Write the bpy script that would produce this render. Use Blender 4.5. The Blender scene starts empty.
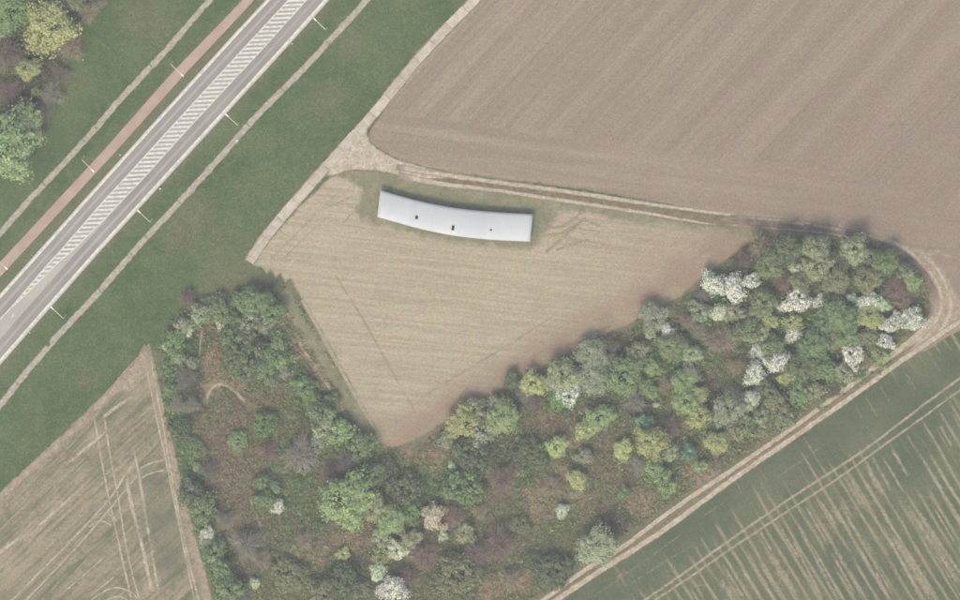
import bpy, bmesh, math, random
import numpy as np
from mathutils import Vector, Matrix, noise as mnoise
from mathutils.geometry import delaunay_2d_cdt

random.seed(7); RNG = np.random.default_rng(11)
scene = bpy.context.scene
COL = scene.collection

# ------------------------------------------------------------------ camera
MPP = 0.28                       # metres on the ground per photograph pixel
TILT = math.radians(7.0)         # survey plane passed north of the site: things lean south
DIST = 1500.0
FOC = 36.0 * DIST / (960 * MPP)
CT, ST = math.cos(TILT), math.sin(TILT)
CAM = np.array([0.0, DIST * ST, DIST * CT])
XC = np.array([1.0, 0, 0]); YC = np.array([0, CT, -ST]); ZC = np.array([0, ST, CT])
cam = bpy.data.cameras.new("survey_camera"); cam.lens = FOC; cam.sensor_width = 36.0
cam.clip_start = 10.0; cam.clip_end = 9000.0
cam_o = bpy.data.objects.new("survey_camera", cam); COL.objects.link(cam_o)
cam_o.matrix_world = Matrix(((1, 0, 0, CAM[0]), (0, CT, ST, CAM[1]), (0, -ST, CT, CAM[2]), (0, 0, 0, 1)))
scene.camera = cam_o

# ------------------------------------------------------------------ sky, sun, exposure
SUN_EL, SUN_AZ = math.radians(52), math.radians(200)     # from the south-south-west
w = bpy.data.worlds.new("World"); scene.world = w; w.use_nodes = True
wn = w.node_tree.nodes; bgn = wn["Background"]
sky = wn.new("ShaderNodeTexSky"); sky.sky_type = 'NISHITA'; sky.sun_disc = False
sky.sun_elevation = SUN_EL; sky.sun_rotation = SUN_AZ
sky.air_density = 1.0; sky.dust_density = 3.5
w.node_tree.links.new(sky.outputs[0], bgn.inputs[0]); bgn.inputs[1].default_value = 0.15
sun = bpy.data.lights.new("sun", 'SUN'); sun.energy = 1.25; sun.angle = math.radians(16); sun.color = (1.0, 0.97, 0.93)
sun_o = bpy.data.objects.new("sun", sun); COL.objects.link(sun_o)
sd = Vector((math.sin(SUN_AZ) * math.cos(SUN_EL), math.cos(SUN_AZ) * math.cos(SUN_EL), math.sin(SUN_EL)))
sun_o.rotation_euler = sd.to_track_quat('Z', 'Y').to_euler(); sun_o.location = sd * 300
scene.view_settings.view_transform = 'Standard'; scene.view_settings.look = 'None'
scene.view_settings.exposure = 0.76; scene.view_settings.gamma = 1.0
scene.render.engine = 'CYCLES'
scene.cycles.filter_width = 1.6          # the survey picture is soft
scene.cycles.max_bounces = 4; scene.cycles.diffuse_bounces = 3; scene.cycles.transmission_bounces = 2
scene.cycles.volume_bounces = 0

HAZE = .00009
# ------------------------------------------------------------------ pixel <-> ground
def G(px, py, z=0.0):
    """photograph pixel(s) -> world point(s) on the plane at height z"""
    px = np.asarray(px, float); py = np.asarray(py, float)
    k = 36.0 / 960 / FOC
    d = (px - 480)[..., None] * k * XC - (py - 300)[..., None] * k * YC - ZC
    t = (np.asarray(z, float) - CAM[2]) / d[..., 2]
    return CAM + d * t[..., None]
def PXY(P):
    P = np.asarray(P, float) - CAM
    zc = -(P @ ZC); k = 36.0 / 960 / FOC
    return np.stack([480 + (P @ XC) / zc / k, 300 - (P @ YC) / zc / k], -1)

# ------------------------------------------------------------------ shared geometry helpers
def seg_dist(pts, poly, closed=True):
    pts = np.asarray(pts, float); a = np.asarray(poly, float)
    b = np.roll(a, -1, 0) if closed else a[1:]
    if not closed: a = a[:-1]
    best = np.full(len(pts), 1e9)
    for p, q in zip(a, b):
        e = q - p; L = max(e @ e, 1e-9)
        t = np.clip(((pts - p) @ e) / L, 0, 1)
        d = np.hypot(*(pts - p - t[:, None] * e).T)
        np.minimum(best, d, out=best)
    return best
def inside(pts, poly):
    pts = np.asarray(pts, float); a = np.asarray(poly, float); b = np.roll(a, -1, 0)
    r = np.zeros(len(pts), bool); x, y = pts[:, 0], pts[:, 1]
    for (x0, y0), (x1, y1) in zip(a, b):
        if y0 == y1: continue
        c = ((y0 > y) != (y1 > y)) & (x < (x1 - x0) * (y - y0) / (y1 - y0) + x0)
        r ^= c
    return r
def sstep(x, a, b):
    t = np.clip((np.asarray(x, float) - a) / (b - a), 0, 1); return t * t * (3 - 2 * t)
def densify(poly, step, closed=True):
    out = []; n = len(poly)
    for i in range(n if closed else n - 1):
        p = np.array(poly[i], float); q = np.array(poly[(i + 1) % n], float)
        k = max(1, int(np.hypot(*(q - p)) / step))
        out += [p + (q - p) * j / k for j in range(k)]
    if not closed: out.append(np.array(poly[-1], float))
    return np.array(out)
def smooth(poly, it=2, closed=False):
    p = np.array(poly, float)
    for _ in range(it):
        if closed:
            q = np.roll(p, -1, 0); p = np.stack([.75 * p + .25 * q, .25 * p + .75 * q], 1).reshape(-1, 2)
        else:
            a, b = p[:-1], p[1:]
            m = np.stack([.75 * a + .25 * b, .25 * a + .75 * b], 1).reshape(-1, 2)
            p = np.vstack([p[:1], m, p[-1:]])
    return p
def jag(pts, amp, seed, closed=True):
    pts = np.asarray(pts, float)
    t = (np.roll(pts, -1, 0) - np.roll(pts, 1, 0)) if closed else np.gradient(pts, axis=0)
    nrm = np.stack([-t[:, 1], t[:, 0]], 1); nrm /= np.maximum(np.hypot(*nrm.T)[:, None], 1e-6)
    d = np.array([mnoise.noise((p[0] * .06, p[1] * .06, seed)) * 1.0 + mnoise.noise((p[0] * .22, p[1] * .22, seed + 9)) * .7
                  + mnoise.noise((p[0] * .7, p[1] * .7, seed + 19)) * .6 for p in pts])
    return pts + nrm * (d * amp)[:, None]
def mesh(name, V, F, mat=None, parent=None, smooth_shade=False, **attrs):
    me = bpy.data.meshes.new(name); me.from_pydata([tuple(v) for v in V], [], [tuple(f) for f in F]); me.update()
    for k, a in attrs.items():
        at = me.attributes.new(k, 'FLOAT', 'POINT'); at.data.foreach_set('value', np.asarray(a, np.float32))
    if mat: me.materials.append(mat)
    if smooth_shade: me.polygons.foreach_set('use_smooth', [True] * len(me.polygons))
    return link(name, me, parent)
def link(name, me, parent=None):
    o = bpy.data.objects.new(name, me); COL.objects.link(o)
    if parent: o.parent = parent
    return o
def tag(o, label=None, cat=None, group=None, kind=None):
    if label: o["label"] = label
    if cat: o["category"] = cat
    if group: o["group"] = group
    if kind: o["kind"] = kind
    return o
def empty(name, loc):
    o = bpy.data.objects.new(name, None); COL.objects.link(o); o.location = loc; o.empty_display_size = .3; return o

# ------------------------------------------------------------------ where what grows: zone masks in ground space
PLOUGH_EDGE = [(372, 150), (390, 160), (430, 168), (480, 174), (540, 181), (600, 189), (660, 200), (720, 210), (780, 216), (850, 224), (900, 238), (930, 256), (945, 280), (965, 300)]
STUB_SE = [(395, 447), (412, 443), (440, 425), (480, 400), (520, 379), (560, 357), (600, 337), (640, 320), (680, 297), (720, 264), (752, 240)]
ROAD_L = [(420, -160), (270, 0), (240, 32), (151, 130), (88, 200), (34.5, 260), (0, 298.5), (-135, 450)]
ROAD_R = [(470, -160), (324, 0), (279, 50), (160, 180), (96, 250), (43, 310), (1, 358), (-85, 456)]
def blobs(P, L):
    r = np.zeros(len(P))
    for x, y, s in L:
        r = np.maximum(r, np.exp(-(((P[:, 0] - x) ** 2 + (P[:, 1] - y) ** 2) / (s * s)) * 1.2))
    return r
PINK = [(225, 440, 40), (235, 480, 42), (240, 415, 28), (212, 455, 28), (262, 530, 18), (330, 540, 26), (362, 538, 22), (425, 548, 26), (500, 545, 38), (488, 488, 26), (560, 485, 22), (612, 478, 34), (600, 505, 26), (604, 440, 16), (548, 425, 22), (676, 425, 14), (722, 345, 18), (895, 288, 16), (450, 520, 16), (430, 440, 14), (780, 283, 12), (265, 405, 18), (275, 440, 16), (190, 300, 14)]
TAN = [(214, 360, 16), (214, 380, 18), (240, 378, 16), (262, 300, 12), (285, 310, 14), (300, 345, 18), (320, 378, 18), (342, 412, 18), (360, 435, 14), (436, 460, 22), (540, 505, 26), (640, 503, 18), (350, 542, 20), (295, 552, 14), (490, 592, 16), (520, 582, 16), (575, 440, 14), (560, 475, 14), (760, 245, 14), (905, 312, 16), (230, 520, 14), (217, 480, 14), (700, 470, 20), (760, 425, 16), (315, 560, 14), (410, 455, 12), (580, 500, 18)]
GREEN = [(243, 350, 24), (556, 574, 24), (460, 577, 24), (462, 482, 24), (300, 452, 26), (190, 470, 16), (210, 550, 18), (640, 378, 22), (800, 345, 46), (850, 285, 46), (765, 320, 36), (240, 440, 14), (265, 422, 14), (180, 350, 30), (260, 310, 20), (310, 410, 16), (345, 445, 18), (200, 510, 16), (225, 585, 20), (470, 440, 20), (395, 480, 24), (330, 590, 20), (290, 500, 12), (270, 275, 18), (300, 320, 8), (180, 385, 16), (176, 415, 14), (186, 445, 14), (196, 480, 14), (205, 520, 14), (218, 565, 14), (292, 370, 14), (305, 392, 14), (328, 425, 16), (352, 452, 18), (372, 470, 16), (300, 480, 16), (250, 540, 16), (320, 520, 14), (440, 490, 16), (520, 470, 18), (590, 380, 24), (560, 400, 18), (670, 360, 24), (690, 400, 20), (740, 400, 22), (720, 300, 14), (880, 330, 24), (760, 270, 20)]
DARK = [(342, 466, 18), (512, 452, 22), (640, 410, 18), (705, 395, 24), (688, 335, 20), (620, 345, 16), (742, 350, 18), (350, 568, 26), (402, 566, 12), (612, 518, 22), (778, 400, 18), (226, 300, 16), (30, 100, 30), (40, 60, 30), (190, 400, 22), (218, 505, 10), (225, 555, 14), (190, 380, 18), (480, 445, 16), (550, 555, 14), (880, 285, 18), (410, 500, 14), (240, 580, 12), (500, 372, 10), (740, 258, 12)]  # dark scrub patches; a few also paint cast tree shadow into the floor
def masks(P):
    """P: (N,2) pixel positions of ground points -> zone attributes"""
    e = seg_dist(P, PLOUGH_EDGE, False)
    road = np.minimum(seg_dist(P, ROAD_L, False), seg_dist(P, ROAD_R, False))
    cyc = seg_dist(P, [(248, 0), (110, 150), (0, 270), (-130, 410)], False)
    m = {
        'head': 1 - sstep(e, 38, 62),
        'margin': 1 - sstep(e, 3, 16),
        'pinky': sstep(P[:, 0] * .7 + P[:, 1] * 1.1, 480, 880),
        'brown': np.clip((1 - sstep(seg_dist(P, STUB_SE, False), 4, 46)) + .5 * sstep(P[:, 0], 500, 720), 0, 1),
        'dry': np.clip((1 - sstep(road, 3, 15)) * .8 + (1 - sstep(cyc, 4, 13)) * .5 + blobs(P, [(225, 285, 26), (245, 275, 20), (195, 215, 26), (330, 100, 18), (350, 45, 14), (140, 18, 24), (160, 30, 20), (85, 380, 10), (180, 230, 22)]) * .75, 0, 1),
        'pink': blobs(P, PINK), 'tan': blobs(P, TAN), 'green': blobs(P, GREEN), 'dark': blobs(P, DARK),
        'bare': blobs(P, [(862, 500, 16), (845, 512, 14), (825, 530, 14), (880, 490, 12), (620, 577, 10), (640, 565, 10), (735, 590, 16), (780, 575, 16), (890, 540, 14), (915, 570, 20), (700, 585, 10), (140, 368, 18), (128, 388, 16), (122, 405, 12), (80, 490, 18), (60, 505, 18), (35, 535, 20), (8, 565, 22), (128, 475, 12), (136, 505, 10), (146, 560, 10), (150, 590, 10), (118, 420, 10), (95, 440, 10)]),
        'thick': np.clip(blobs(P, [(800, 420, 30), (760, 450, 36), (715, 490, 30), (690, 525, 22), (860, 410, 26), (920, 400, 26), (905, 470, 26), (160, 520, 22), (170, 560, 18), (155, 480, 14), (110, 415, 12), (840, 560, 14), (120, 405, 12), (640, 562, 26), (600, 588, 26), (668, 540, 24), (735, 478, 24), (790, 440, 24), (830, 440, 22), (890, 395, 22), (900, 420, 22), (945, 370, 20), (570, 605, 26)]), 0, 1),
    }
    return m
def add_attrs(o, edge=None):
    me = o.data; n = len(me.vertices); co = np.empty(n * 3); me.vertices.foreach_get('co', co)
    M = np.array(o.matrix_world); P = PXY(co.reshape(-1, 3))
    for k, a in masks(P).items():
        at = me.attributes.new(k, 'FLOAT', 'POINT'); at.data.foreach_set('value', a.astype(np.float32))
    if edge is not None:
        at = me.attributes.new('edge', 'FLOAT', 'POINT'); at.data.foreach_set('value', np.asarray(edge, np.float32))

# ------------------------------------------------------------------ materials
ALB = 1 / 1.5
def lin(c, k=ALB):
    f = lambda v: (v / 255 / 12.92 if v / 255 <= .04045 else ((v / 255 + .055) / 1.055) ** 2.4)
    return (f(c[0]) * k * 1.0, f(c[1]) * k * .97, f(c[2]) * k * .81, 1.0)     # daylight here is a little blue: colours read off the picture are balanced for it
class MB:
    def __init__(s, name, rough=.95, spec=.15):
        s.m = bpy.data.materials.new(name); s.m.use_nodes = True; s.t = s.m.node_tree; s.N = s.t.nodes; s.L = s.t.links
        s.b = s.N["Principled BSDF"]; s.b.inputs["Roughness"].default_value = rough; s.b.inputs["Specular IOR Level"].default_value = spec
        s._p = None
    def put(s, sock, v):
        if hasattr(v, 'is_output') or isinstance(v, bpy.types.NodeSocket): s.L.new(v, sock)
        elif sock.type == 'VECTOR': sock.default_value = tuple(v)[:3]
        else: sock.default_value = v
    def pos(s):
        if s._p is None: s._p = s.N.new("ShaderNodeNewGeometry").outputs["Position"]
        return s._p
    def dirvec(s, dx, dy, su, sv):
        """coordinates along (pixel direction dx,dy) scaled su and across it scaled sv"""
        L = math.hypot(dx, dy); ux, uy = dx / L, -dy / L
        a = s.N.new("ShaderNodeVectorMath"); a.operation = 'DOT_PRODUCT'; s.L.new(s.pos(), a.inputs[0]); a.inputs[1].default_value = (ux * su, uy * su, 0)
        b = s.N.new("ShaderNodeVectorMath"); b.operation = 'DOT_PRODUCT'; s.L.new(s.pos(), b.inputs[0]); b.inputs[1].default_value = (-uy * sv, ux * sv, 0)
        c = s.N.new("ShaderNodeCombineXYZ"); s.L.new(a.outputs["Value"], c.inputs[0]); s.L.new(b.outputs["Value"], c.inputs[1])
        return c.outputs[0]
    def noise(s, scale, detail=3, rough=.6, vec=None, dist=0.0):
        n = s.N.new("ShaderNodeTexNoise"); n.noise_dimensions = '3D'; s.L.new(vec if vec is not None else s.pos(), n.inputs["Vector"])
        n.inputs["Scale"].default_value = scale; n.inputs["Detail"].default_value = detail; n.inputs["Roughness"].default_value = rough; n.inputs["Distortion"].default_value = dist
        return n.outputs["Fac"]
    def ramp(s, f, a, b, lo=0.0, hi=1.0):
        n = s.N.new("ShaderNodeMapRange"); n.interpolation_type = 'SMOOTHSTEP'; s.put(n.inputs[0], f)
        for i, v in zip((1, 2, 3, 4), (a, b, lo, hi)): s.put(n.inputs[i], v)
        return n.outputs[0]
    def math(s, op, a, b=0.0, clamp=False):
        n = s.N.new("ShaderNodeMath"); n.operation = op; n.use_clamp = clamp; s.put(n.inputs[0], a); s.put(n.inputs[1], b); return n.outputs[0]
    def mix(s, f, a, b, mode='MIX'):
        n = s.N.new("ShaderNodeMix"); n.data_type = 'RGBA'; n.blend_type = mode
        s.put(n.inputs[0], f); s.put(n.inputs[6], a); s.put(n.inputs[7], b); return n.outputs[2]
    def gain(s, col, f, lo, hi):
        """scale a colour by lo..hi with f in 0..1"""
        g = s.ramp(f, 0.25, 0.75, lo, hi)
        n = s.N.new("ShaderNodeVectorMath"); n.operation = 'SCALE'; s.put(n.inputs[0], col); s.put(n.inputs[3], g); return n.outputs[0]
    def grain(s, col, scale, amp):
        n = s.N.new("ShaderNodeTexNoise"); s.L.new(s.pos(), n.inputs["Vector"]); n.inputs["Scale"].default_value = scale; n.inputs["Detail"].default_value = 2; n.inputs["Roughness"].default_value = .6
        m = s.N.new("ShaderNodeVectorMath"); m.operation = 'MULTIPLY_ADD'; s.L.new(n.outputs["Color"], m.inputs[0]); m.inputs[1].default_value = (2 * amp,) * 3; m.inputs[2].default_value = (1 - amp,) * 3
        k = s.N.new("ShaderNodeVectorMath"); k.operation = 'MULTIPLY'; s.put(k.inputs[0], col); s.L.new(m.outputs[0], k.inputs[1]); return k.outputs[0]
    def attr(s, name):
        n = s.N.new("ShaderNodeAttribute"); n.attribute_name = name; return n.outputs["Fac"]
    def acol(s, name):
        n = s.N.new("ShaderNodeAttribute"); n.attribute_name = name; return n.outputs["Color"]
    def ocol(s):
        return s.N.new("ShaderNodeObjectInfo")
    def done(s, col, bump=None, bstr=.4, bdist=.15):
        s.put(s.b.inputs["Base Color"], col)
        if bump is not None:
            n = s.N.new("ShaderNodeBump"); n.inputs["Strength"].default_value = bstr; n.inputs["Distance"].default_value = bdist
            s.L.new(bump, n.inputs["Height"]); s.L.new(n.outputs[0], s.b.inputs["Normal"])
        return s.m

# --- colour of each kind of ground, a function of place only, so neighbouring sheets blend into each other
def c_grass(b):
    big = b.noise(.035, 4, .6, dist=.6); mid = b.noise(.32, 4, .65); fine = b.noise(2.1, 4, .75)
    c = b.mix(b.ramp(big, .35, .66), lin((76, 102, 62)), lin((102, 117, 76)))
    c = b.mix(b.ramp(mid, .42, .68, 0, .75), c, lin((104, 119, 80)))
    c = b.mix(b.ramp(b.noise(.2, 4, .75, dist=.6), .55, .72, 0, .4), c, lin((118, 120, 88)))
    c = b.mix(b.ramp(b.noise(.11, 4, .7, dist=1.0), .5, .72, 0, .55), c, lin((66, 96, 60)))
    d = b.math('MULTIPLY', b.attr('dry'), b.ramp(mid, .2, .6, .35, 1.0))
    c = b.mix(d, c, lin((124, 121, 98)))
    c = b.mix(b.ramp(b.noise(.9, 3, .6), .58, .74, 0, .6), c, lin((134, 130, 100)))
    c = b.gain(c, b.noise(.85, 4, .7), .84, 1.16); return b.gain(c, fine, .62, 1.42)
def c_plough(b):
    v = b.dirvec(1, -1.08, 1, 1); h = b.dirvec(1, .13, 1, 1)
    s1 = b.noise(1, 4, .6, b.dirvec(1, -1.08, .006, .16)); s2 = b.noise(1, 3, .6, b.dirvec(1, -1.1, .012, .6)); s3 = b.noise(1, 3, .6, b.dirvec(1, .13, .012, .35))
    s4 = b.noise(1, 2, .5, b.dirvec(1, -1.06, .02, 1.3))
    hd = b.ramp(b.math('ADD', b.attr('head'), b.math('MULTIPLY', b.math('SUBTRACT', b.noise(.08, 2), .5), .6)), .3, .8)
    s = b.mix(hd, b.math('ADD', b.math('MULTIPLY', s1, .65), b.math('MULTIPLY', s2, .35)), b.math('ADD', b.math('MULTIPLY', s3, .6), .2))
    c = b.mix(b.ramp(s, .4, .62), lin((157, 141, 126)), lin((174, 158, 142)))
    c = b.mix(b.math('MULTIPLY', b.attr('pinky'), .55), c, lin((160, 140, 126)))
    c = b.mix(b.ramp(b.noise(.05, 4, .6), .45, .72, 0, .4), c, lin((155, 139, 128)))
    s5 = b.noise(1, 2, .5, b.dirvec(1, -1.07, .008, 2.2)); c = b.mix(b.math('MULTIPLY', b.ramp(s5, .5, .66, 0, .5), b.math('SUBTRACT', 1.0, hd)), c, lin((143, 128, 113)))
    ln = b.math('MULTIPLY', b.ramp(s4, .62, .7, 0, .4), b.math('SUBTRACT', 1.0, hd))
    c = b.mix(ln, c, lin((140, 122, 108)))
    c = b.mix(b.ramp(b.noise(.7, 4, .7), .55, .75, 0, .3), c, lin((190, 176, 160)))
    return b.gain(c, b.noise(2.3, 4, .8), .84, 1.16)
def c_stubble(b):
    rows = b.noise(1, 3, .65, b.dirvec(1, .11, .03, .95)); row2 = b.noise(1, 3, .6, b.dirvec(1, -.25, .08, 1.5))
    c = b.mix(b.ramp(rows, .35, .68), lin((181, 168, 146)), lin((200, 187, 165)))
    c = b.mix(b.ramp(row2, .5, .75, 0, .25), c, lin((165, 151, 130)))
    br = b.math('MULTIPLY', b.attr('brown'), b.ramp(b.noise(.12, 4, .6), .25, .6, .55, 1.0))
    c = b.mix(br, c, lin((166, 145, 126)))
    c = b.mix(b.ramp(b.noise(.09, 3, .6), .5, .75, 0, .35), c, lin((172, 157, 138)))
    return b.gain(c, b.noise(2.6, 4, .85), .82, 1.17)
def c_shedgrass(b):
    n = b.noise(.5, 4, .65); m = b.noise(.16, 3, .6)
    c = b.mix(b.ramp(m, .35, .65), lin((138, 138, 110)), lin((160, 153, 128)))
    c = b.mix(b.ramp(n, .45, .7), c, lin((132, 133, 103)))
    return b.gain(c, b.noise(2.2, 4, .8), .8, 1.2)
def c_wood(b):
    n = b.noise(.25, 4, .7, dist=.8); n2 = b.noise(.6, 4, .7, dist=.5); wob = b.math('MULTIPLY', b.math('SUBTRACT', n2, .5), 1.3)
    c = b.mix(b.ramp(n, .35, .65), lin((112, 113, 89)), lin((132, 126, 102)))
    def z(name, a, k):
        return b.math('MULTIPLY', b.ramp(b.math('ADD', b.attr(name), wob), a, a + .5), k)
    c = b.mix(z('tan', .25, .9), c, lin((156, 141, 120)))
    c = b.mix(z('pink', .35, .7), c, lin((137, 123, 106)))
    c = b.mix(z('green', .3, .85), c, lin((95, 109, 80)))
    c = b.mix(z('dark', .35, .75), c, lin((104, 99, 90)))
    return b.gain(c, b.noise(1.7, 4, .8), .68, 1.34)
ROWDIR = (36, 60)
def c_crop(b):
    r1 = b.noise(1, 3, .6, b.dirvec(*ROWDIR, .02, .22)); r2 = b.noise(1, 3, .65, b.dirvec(*ROWDIR, .1, 1.3)); patch = b.noise(.07, 4, .6)
    c = b.mix(b.ramp(patch, .38, .66), lin((95, 106, 80)), lin((114, 119, 92)))
    c = b.mix(b.ramp(r2, .45, .7, 0, .4), c, lin((134, 129, 104)))
    v = b.N.new("ShaderNodeSeparateXYZ"); b.L.new(b.dirvec(*ROWDIR, 1, 1), v.inputs[0])
    across = b.math('ADD', v.outputs[1], b.math('MULTIPLY', b.noise(1, 3, .6, b.dirvec(*ROWDIR, .06, .3)), 1.6))
    line = b.ramp(b.math('PINGPONG', across, 1.4), .12, .7, 1, 0)
    pres = b.ramp(b.math('ADD', b.math('SUBTRACT', r1, b.math('MULTIPLY', b.attr('thick'), .35)), b.math('MULTIPLY', b.attr('bare'), .12)), .36, .54)
    brk = b.ramp(b.noise(1, 4, .7, b.dirvec(*ROWDIR, .35, .8)), .3, .6, .5, 1)
    c = b.mix(b.math('MULTIPLY', b.math('MULTIPLY', line, pres), b.math('MULTIPLY', brk, .9)), c, lin((168, 156, 130)))
    c = b.mix(b.math('MULTIPLY', b.attr('bare'), b.ramp(b.noise(.6, 4, .7), .4, .65, 0, .7)), c, lin((158, 146, 118)))
    c = b.mix(b.math('MULTIPLY', b.attr('thick'), .55), c, lin((86, 101, 76)))
    return b.gain(c, b.noise(2.4, 4, .8), .78, 1.22)
def c_tri(b):
    d = (1, -.96)
    r1 = b.noise(1, 4, .65, b.dirvec(*d, .02, .33)); r2 = b.noise(1, 3, .65, b.dirvec(*d, .08, 1.15)); fl = b.noise(.35, 4, .7)
    c = b.mix(b.ramp(r1, .38, .62), lin((122, 124, 97)), lin((160, 150, 126)))
    c = b.mix(b.ramp(r2, .46, .62, 0, .75), c, lin((172, 158, 136)))
    c = b.mix(b.ramp(fl, .5, .64, 0, .6), c, lin((112, 113, 90)))
    c = b.mix(b.math('MULTIPLY', b.attr('bare'), b.ramp(b.math('ADD', fl, r2), .75, 1.15, .1, .9)), c, lin((186, 170, 148)))
    c = b.mix(b.math('MULTIPLY', b.attr('thick'), .8), c, lin((112, 116, 97)))
    return b.gain(c, b.noise(2.4, 4, .8), .78, 1.2)
def c_pale(b):      # bare trodden chalky earth
    n = b.noise(.6, 4, .7); c = b.mix(b.ramp(n, .35, .68), lin((190, 175, 157)), lin((216, 204, 189)))
    return b.gain(c, b.noise(2.4, 4, .8), .84, 1.14)
def c_earth(b):     # browner bare earth
    n = b.noise(.6, 4, .7); c = b.mix(b.ramp(n, .35, .68), lin((165, 148, 131)), lin((190, 174, 155)))
    return b.gain(c, b.noise(2.4, 4, .8), .82, 1.16)
def c_sand(b):
    n = b.noise(.6, 4, .7); c = b.mix(b.ramp(n, .35, .68), lin((172, 159, 139)), lin((194, 181, 161)))
    return b.gain(c, b.noise(2.4, 4, .8), .84, 1.16)
def c_concrete(b):
    n = b.noise(.8, 4, .7); c = b.mix(b.ramp(n, .35, .7), lin((176, 169, 157)), lin((206, 199, 189)))
    c = b.mix(b.ramp(b.noise(1.6, 4, .7), .56, .7, 0, .6), c, lin((148, 142, 128)))
    return b.gain(c, b.noise(3.2, 3, .7), .86, 1.12)
def c_grassmid(b):  # olive grass between wheel ruts
    c = b.mix(b.ramp(b.noise(.5, 4, .7), .35, .65), lin((122, 115, 86)), lin((146, 134, 108)))
    return b.gain(c, b.noise(2.2, 4, .8), .82, 1.18)
def c_earth_shade(b):  # brown earth darkened: the tree shade on it is painted into the colour
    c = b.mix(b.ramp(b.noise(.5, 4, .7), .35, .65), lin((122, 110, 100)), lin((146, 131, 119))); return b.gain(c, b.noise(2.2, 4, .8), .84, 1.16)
def c_rut(b):       # dark damp line
    c = b.mix(b.noise(.5, 3), lin((140, 123, 105)), lin((155, 139, 120))); return b.gain(c, b.noise(2.2, 4, .8), .85, 1.15)

def blended(name, cin, cout, e0, e1, nscale=.55, namp=1.0, bstr=.35):
    """ground material that shades from the neighbour's ground (edge small) to its own (edge large)"""
    b = MB(name); f = None
    if cout is None: c = cin(b)
    else:
        wob = b.math('MULTIPLY', b.math('SUBTRACT', b.noise(nscale, 4, .7), .5), namp * (e1 - e0) * 2)
        f = b.ramp(b.math('ADD', b.attr('edge'), wob), e0, e1)
        c = b.mix(f, cout(b), cin(b))
    c = b.grain(c, .95, .25); c = b.gain(c, b.noise(1.55, 2, .7), .84, 1.16)
    return b.done(c, b.noise(1.8, 4, .75), bstr, .2)

# ------------------------------------------------------------------ ground sheets
def sheet(name, poly, z, mat, spacing=8, amp=1.0, seed=1, step=2.0, rounded=1, label=None, cat='ground', parent=None):
    base = smooth(poly, rounded, True) if rounded else np.array(poly, float)
    bd = densify(base, step); bd = jag(bd, amp, seed * 3.7)
    x0, y0 = bd.min(0); x1, y1 = bd.max(0)
    gx, gy = np.meshgrid(np.arange(x0, x1, spacing), np.arange(y0, y1, spacing))
    g = np.stack([gx.ravel(), gy.ravel()], 1) + RNG.uniform(-.3, .3, (gx.size, 2)) * spacing
    t = np.roll(bd, -1, 0) - np.roll(bd, 1, 0); nr = np.stack([-t[:, 1], t[:, 0]], 1); nr /= np.maximum(np.hypot(*nr.T)[:, None], 1e-6)
    ring = np.vstack([bd[::3] + nr[::3] * s * k for s in (1, -1) for k in (2.5, 6)])
    g = np.vstack([g, ring]); g = g[inside(g, bd)]
    d = seg_dist(g, bd); g = g[d > 1.2]
    pts = np.vstack([bd, g])
    r = delaunay_2d_cdt([Vector(p) for p in pts], [], [list(range(len(bd)))], 1, 1e-5)
    V2 = np.array([tuple(v) for v in r[0]]); W = G(V2[:, 0], V2[:, 1], z)
    F = [f for f in r[2]]
    ed = seg_dist(V2, bd)
    ed[:min(len(bd), len(ed))] = 0
    o = mesh(name, W, F, mat, parent)
    o.data.polygons.foreach_set('use_smooth', [True] * len(o.data.polygons))
    # faces up
    bm = bmesh.new(); bm.from_mesh(o.data); bm.normal_update()
    fl = [f for f in bm.faces if f.normal.z < 0]
    if fl: bmesh.ops.reverse_faces(bm, faces=fl)
    bm.to_mesh(o.data); bm.free()
    add_attrs(o, ed)
    if label: tag(o, label, cat, kind='structure')
    return o
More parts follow.
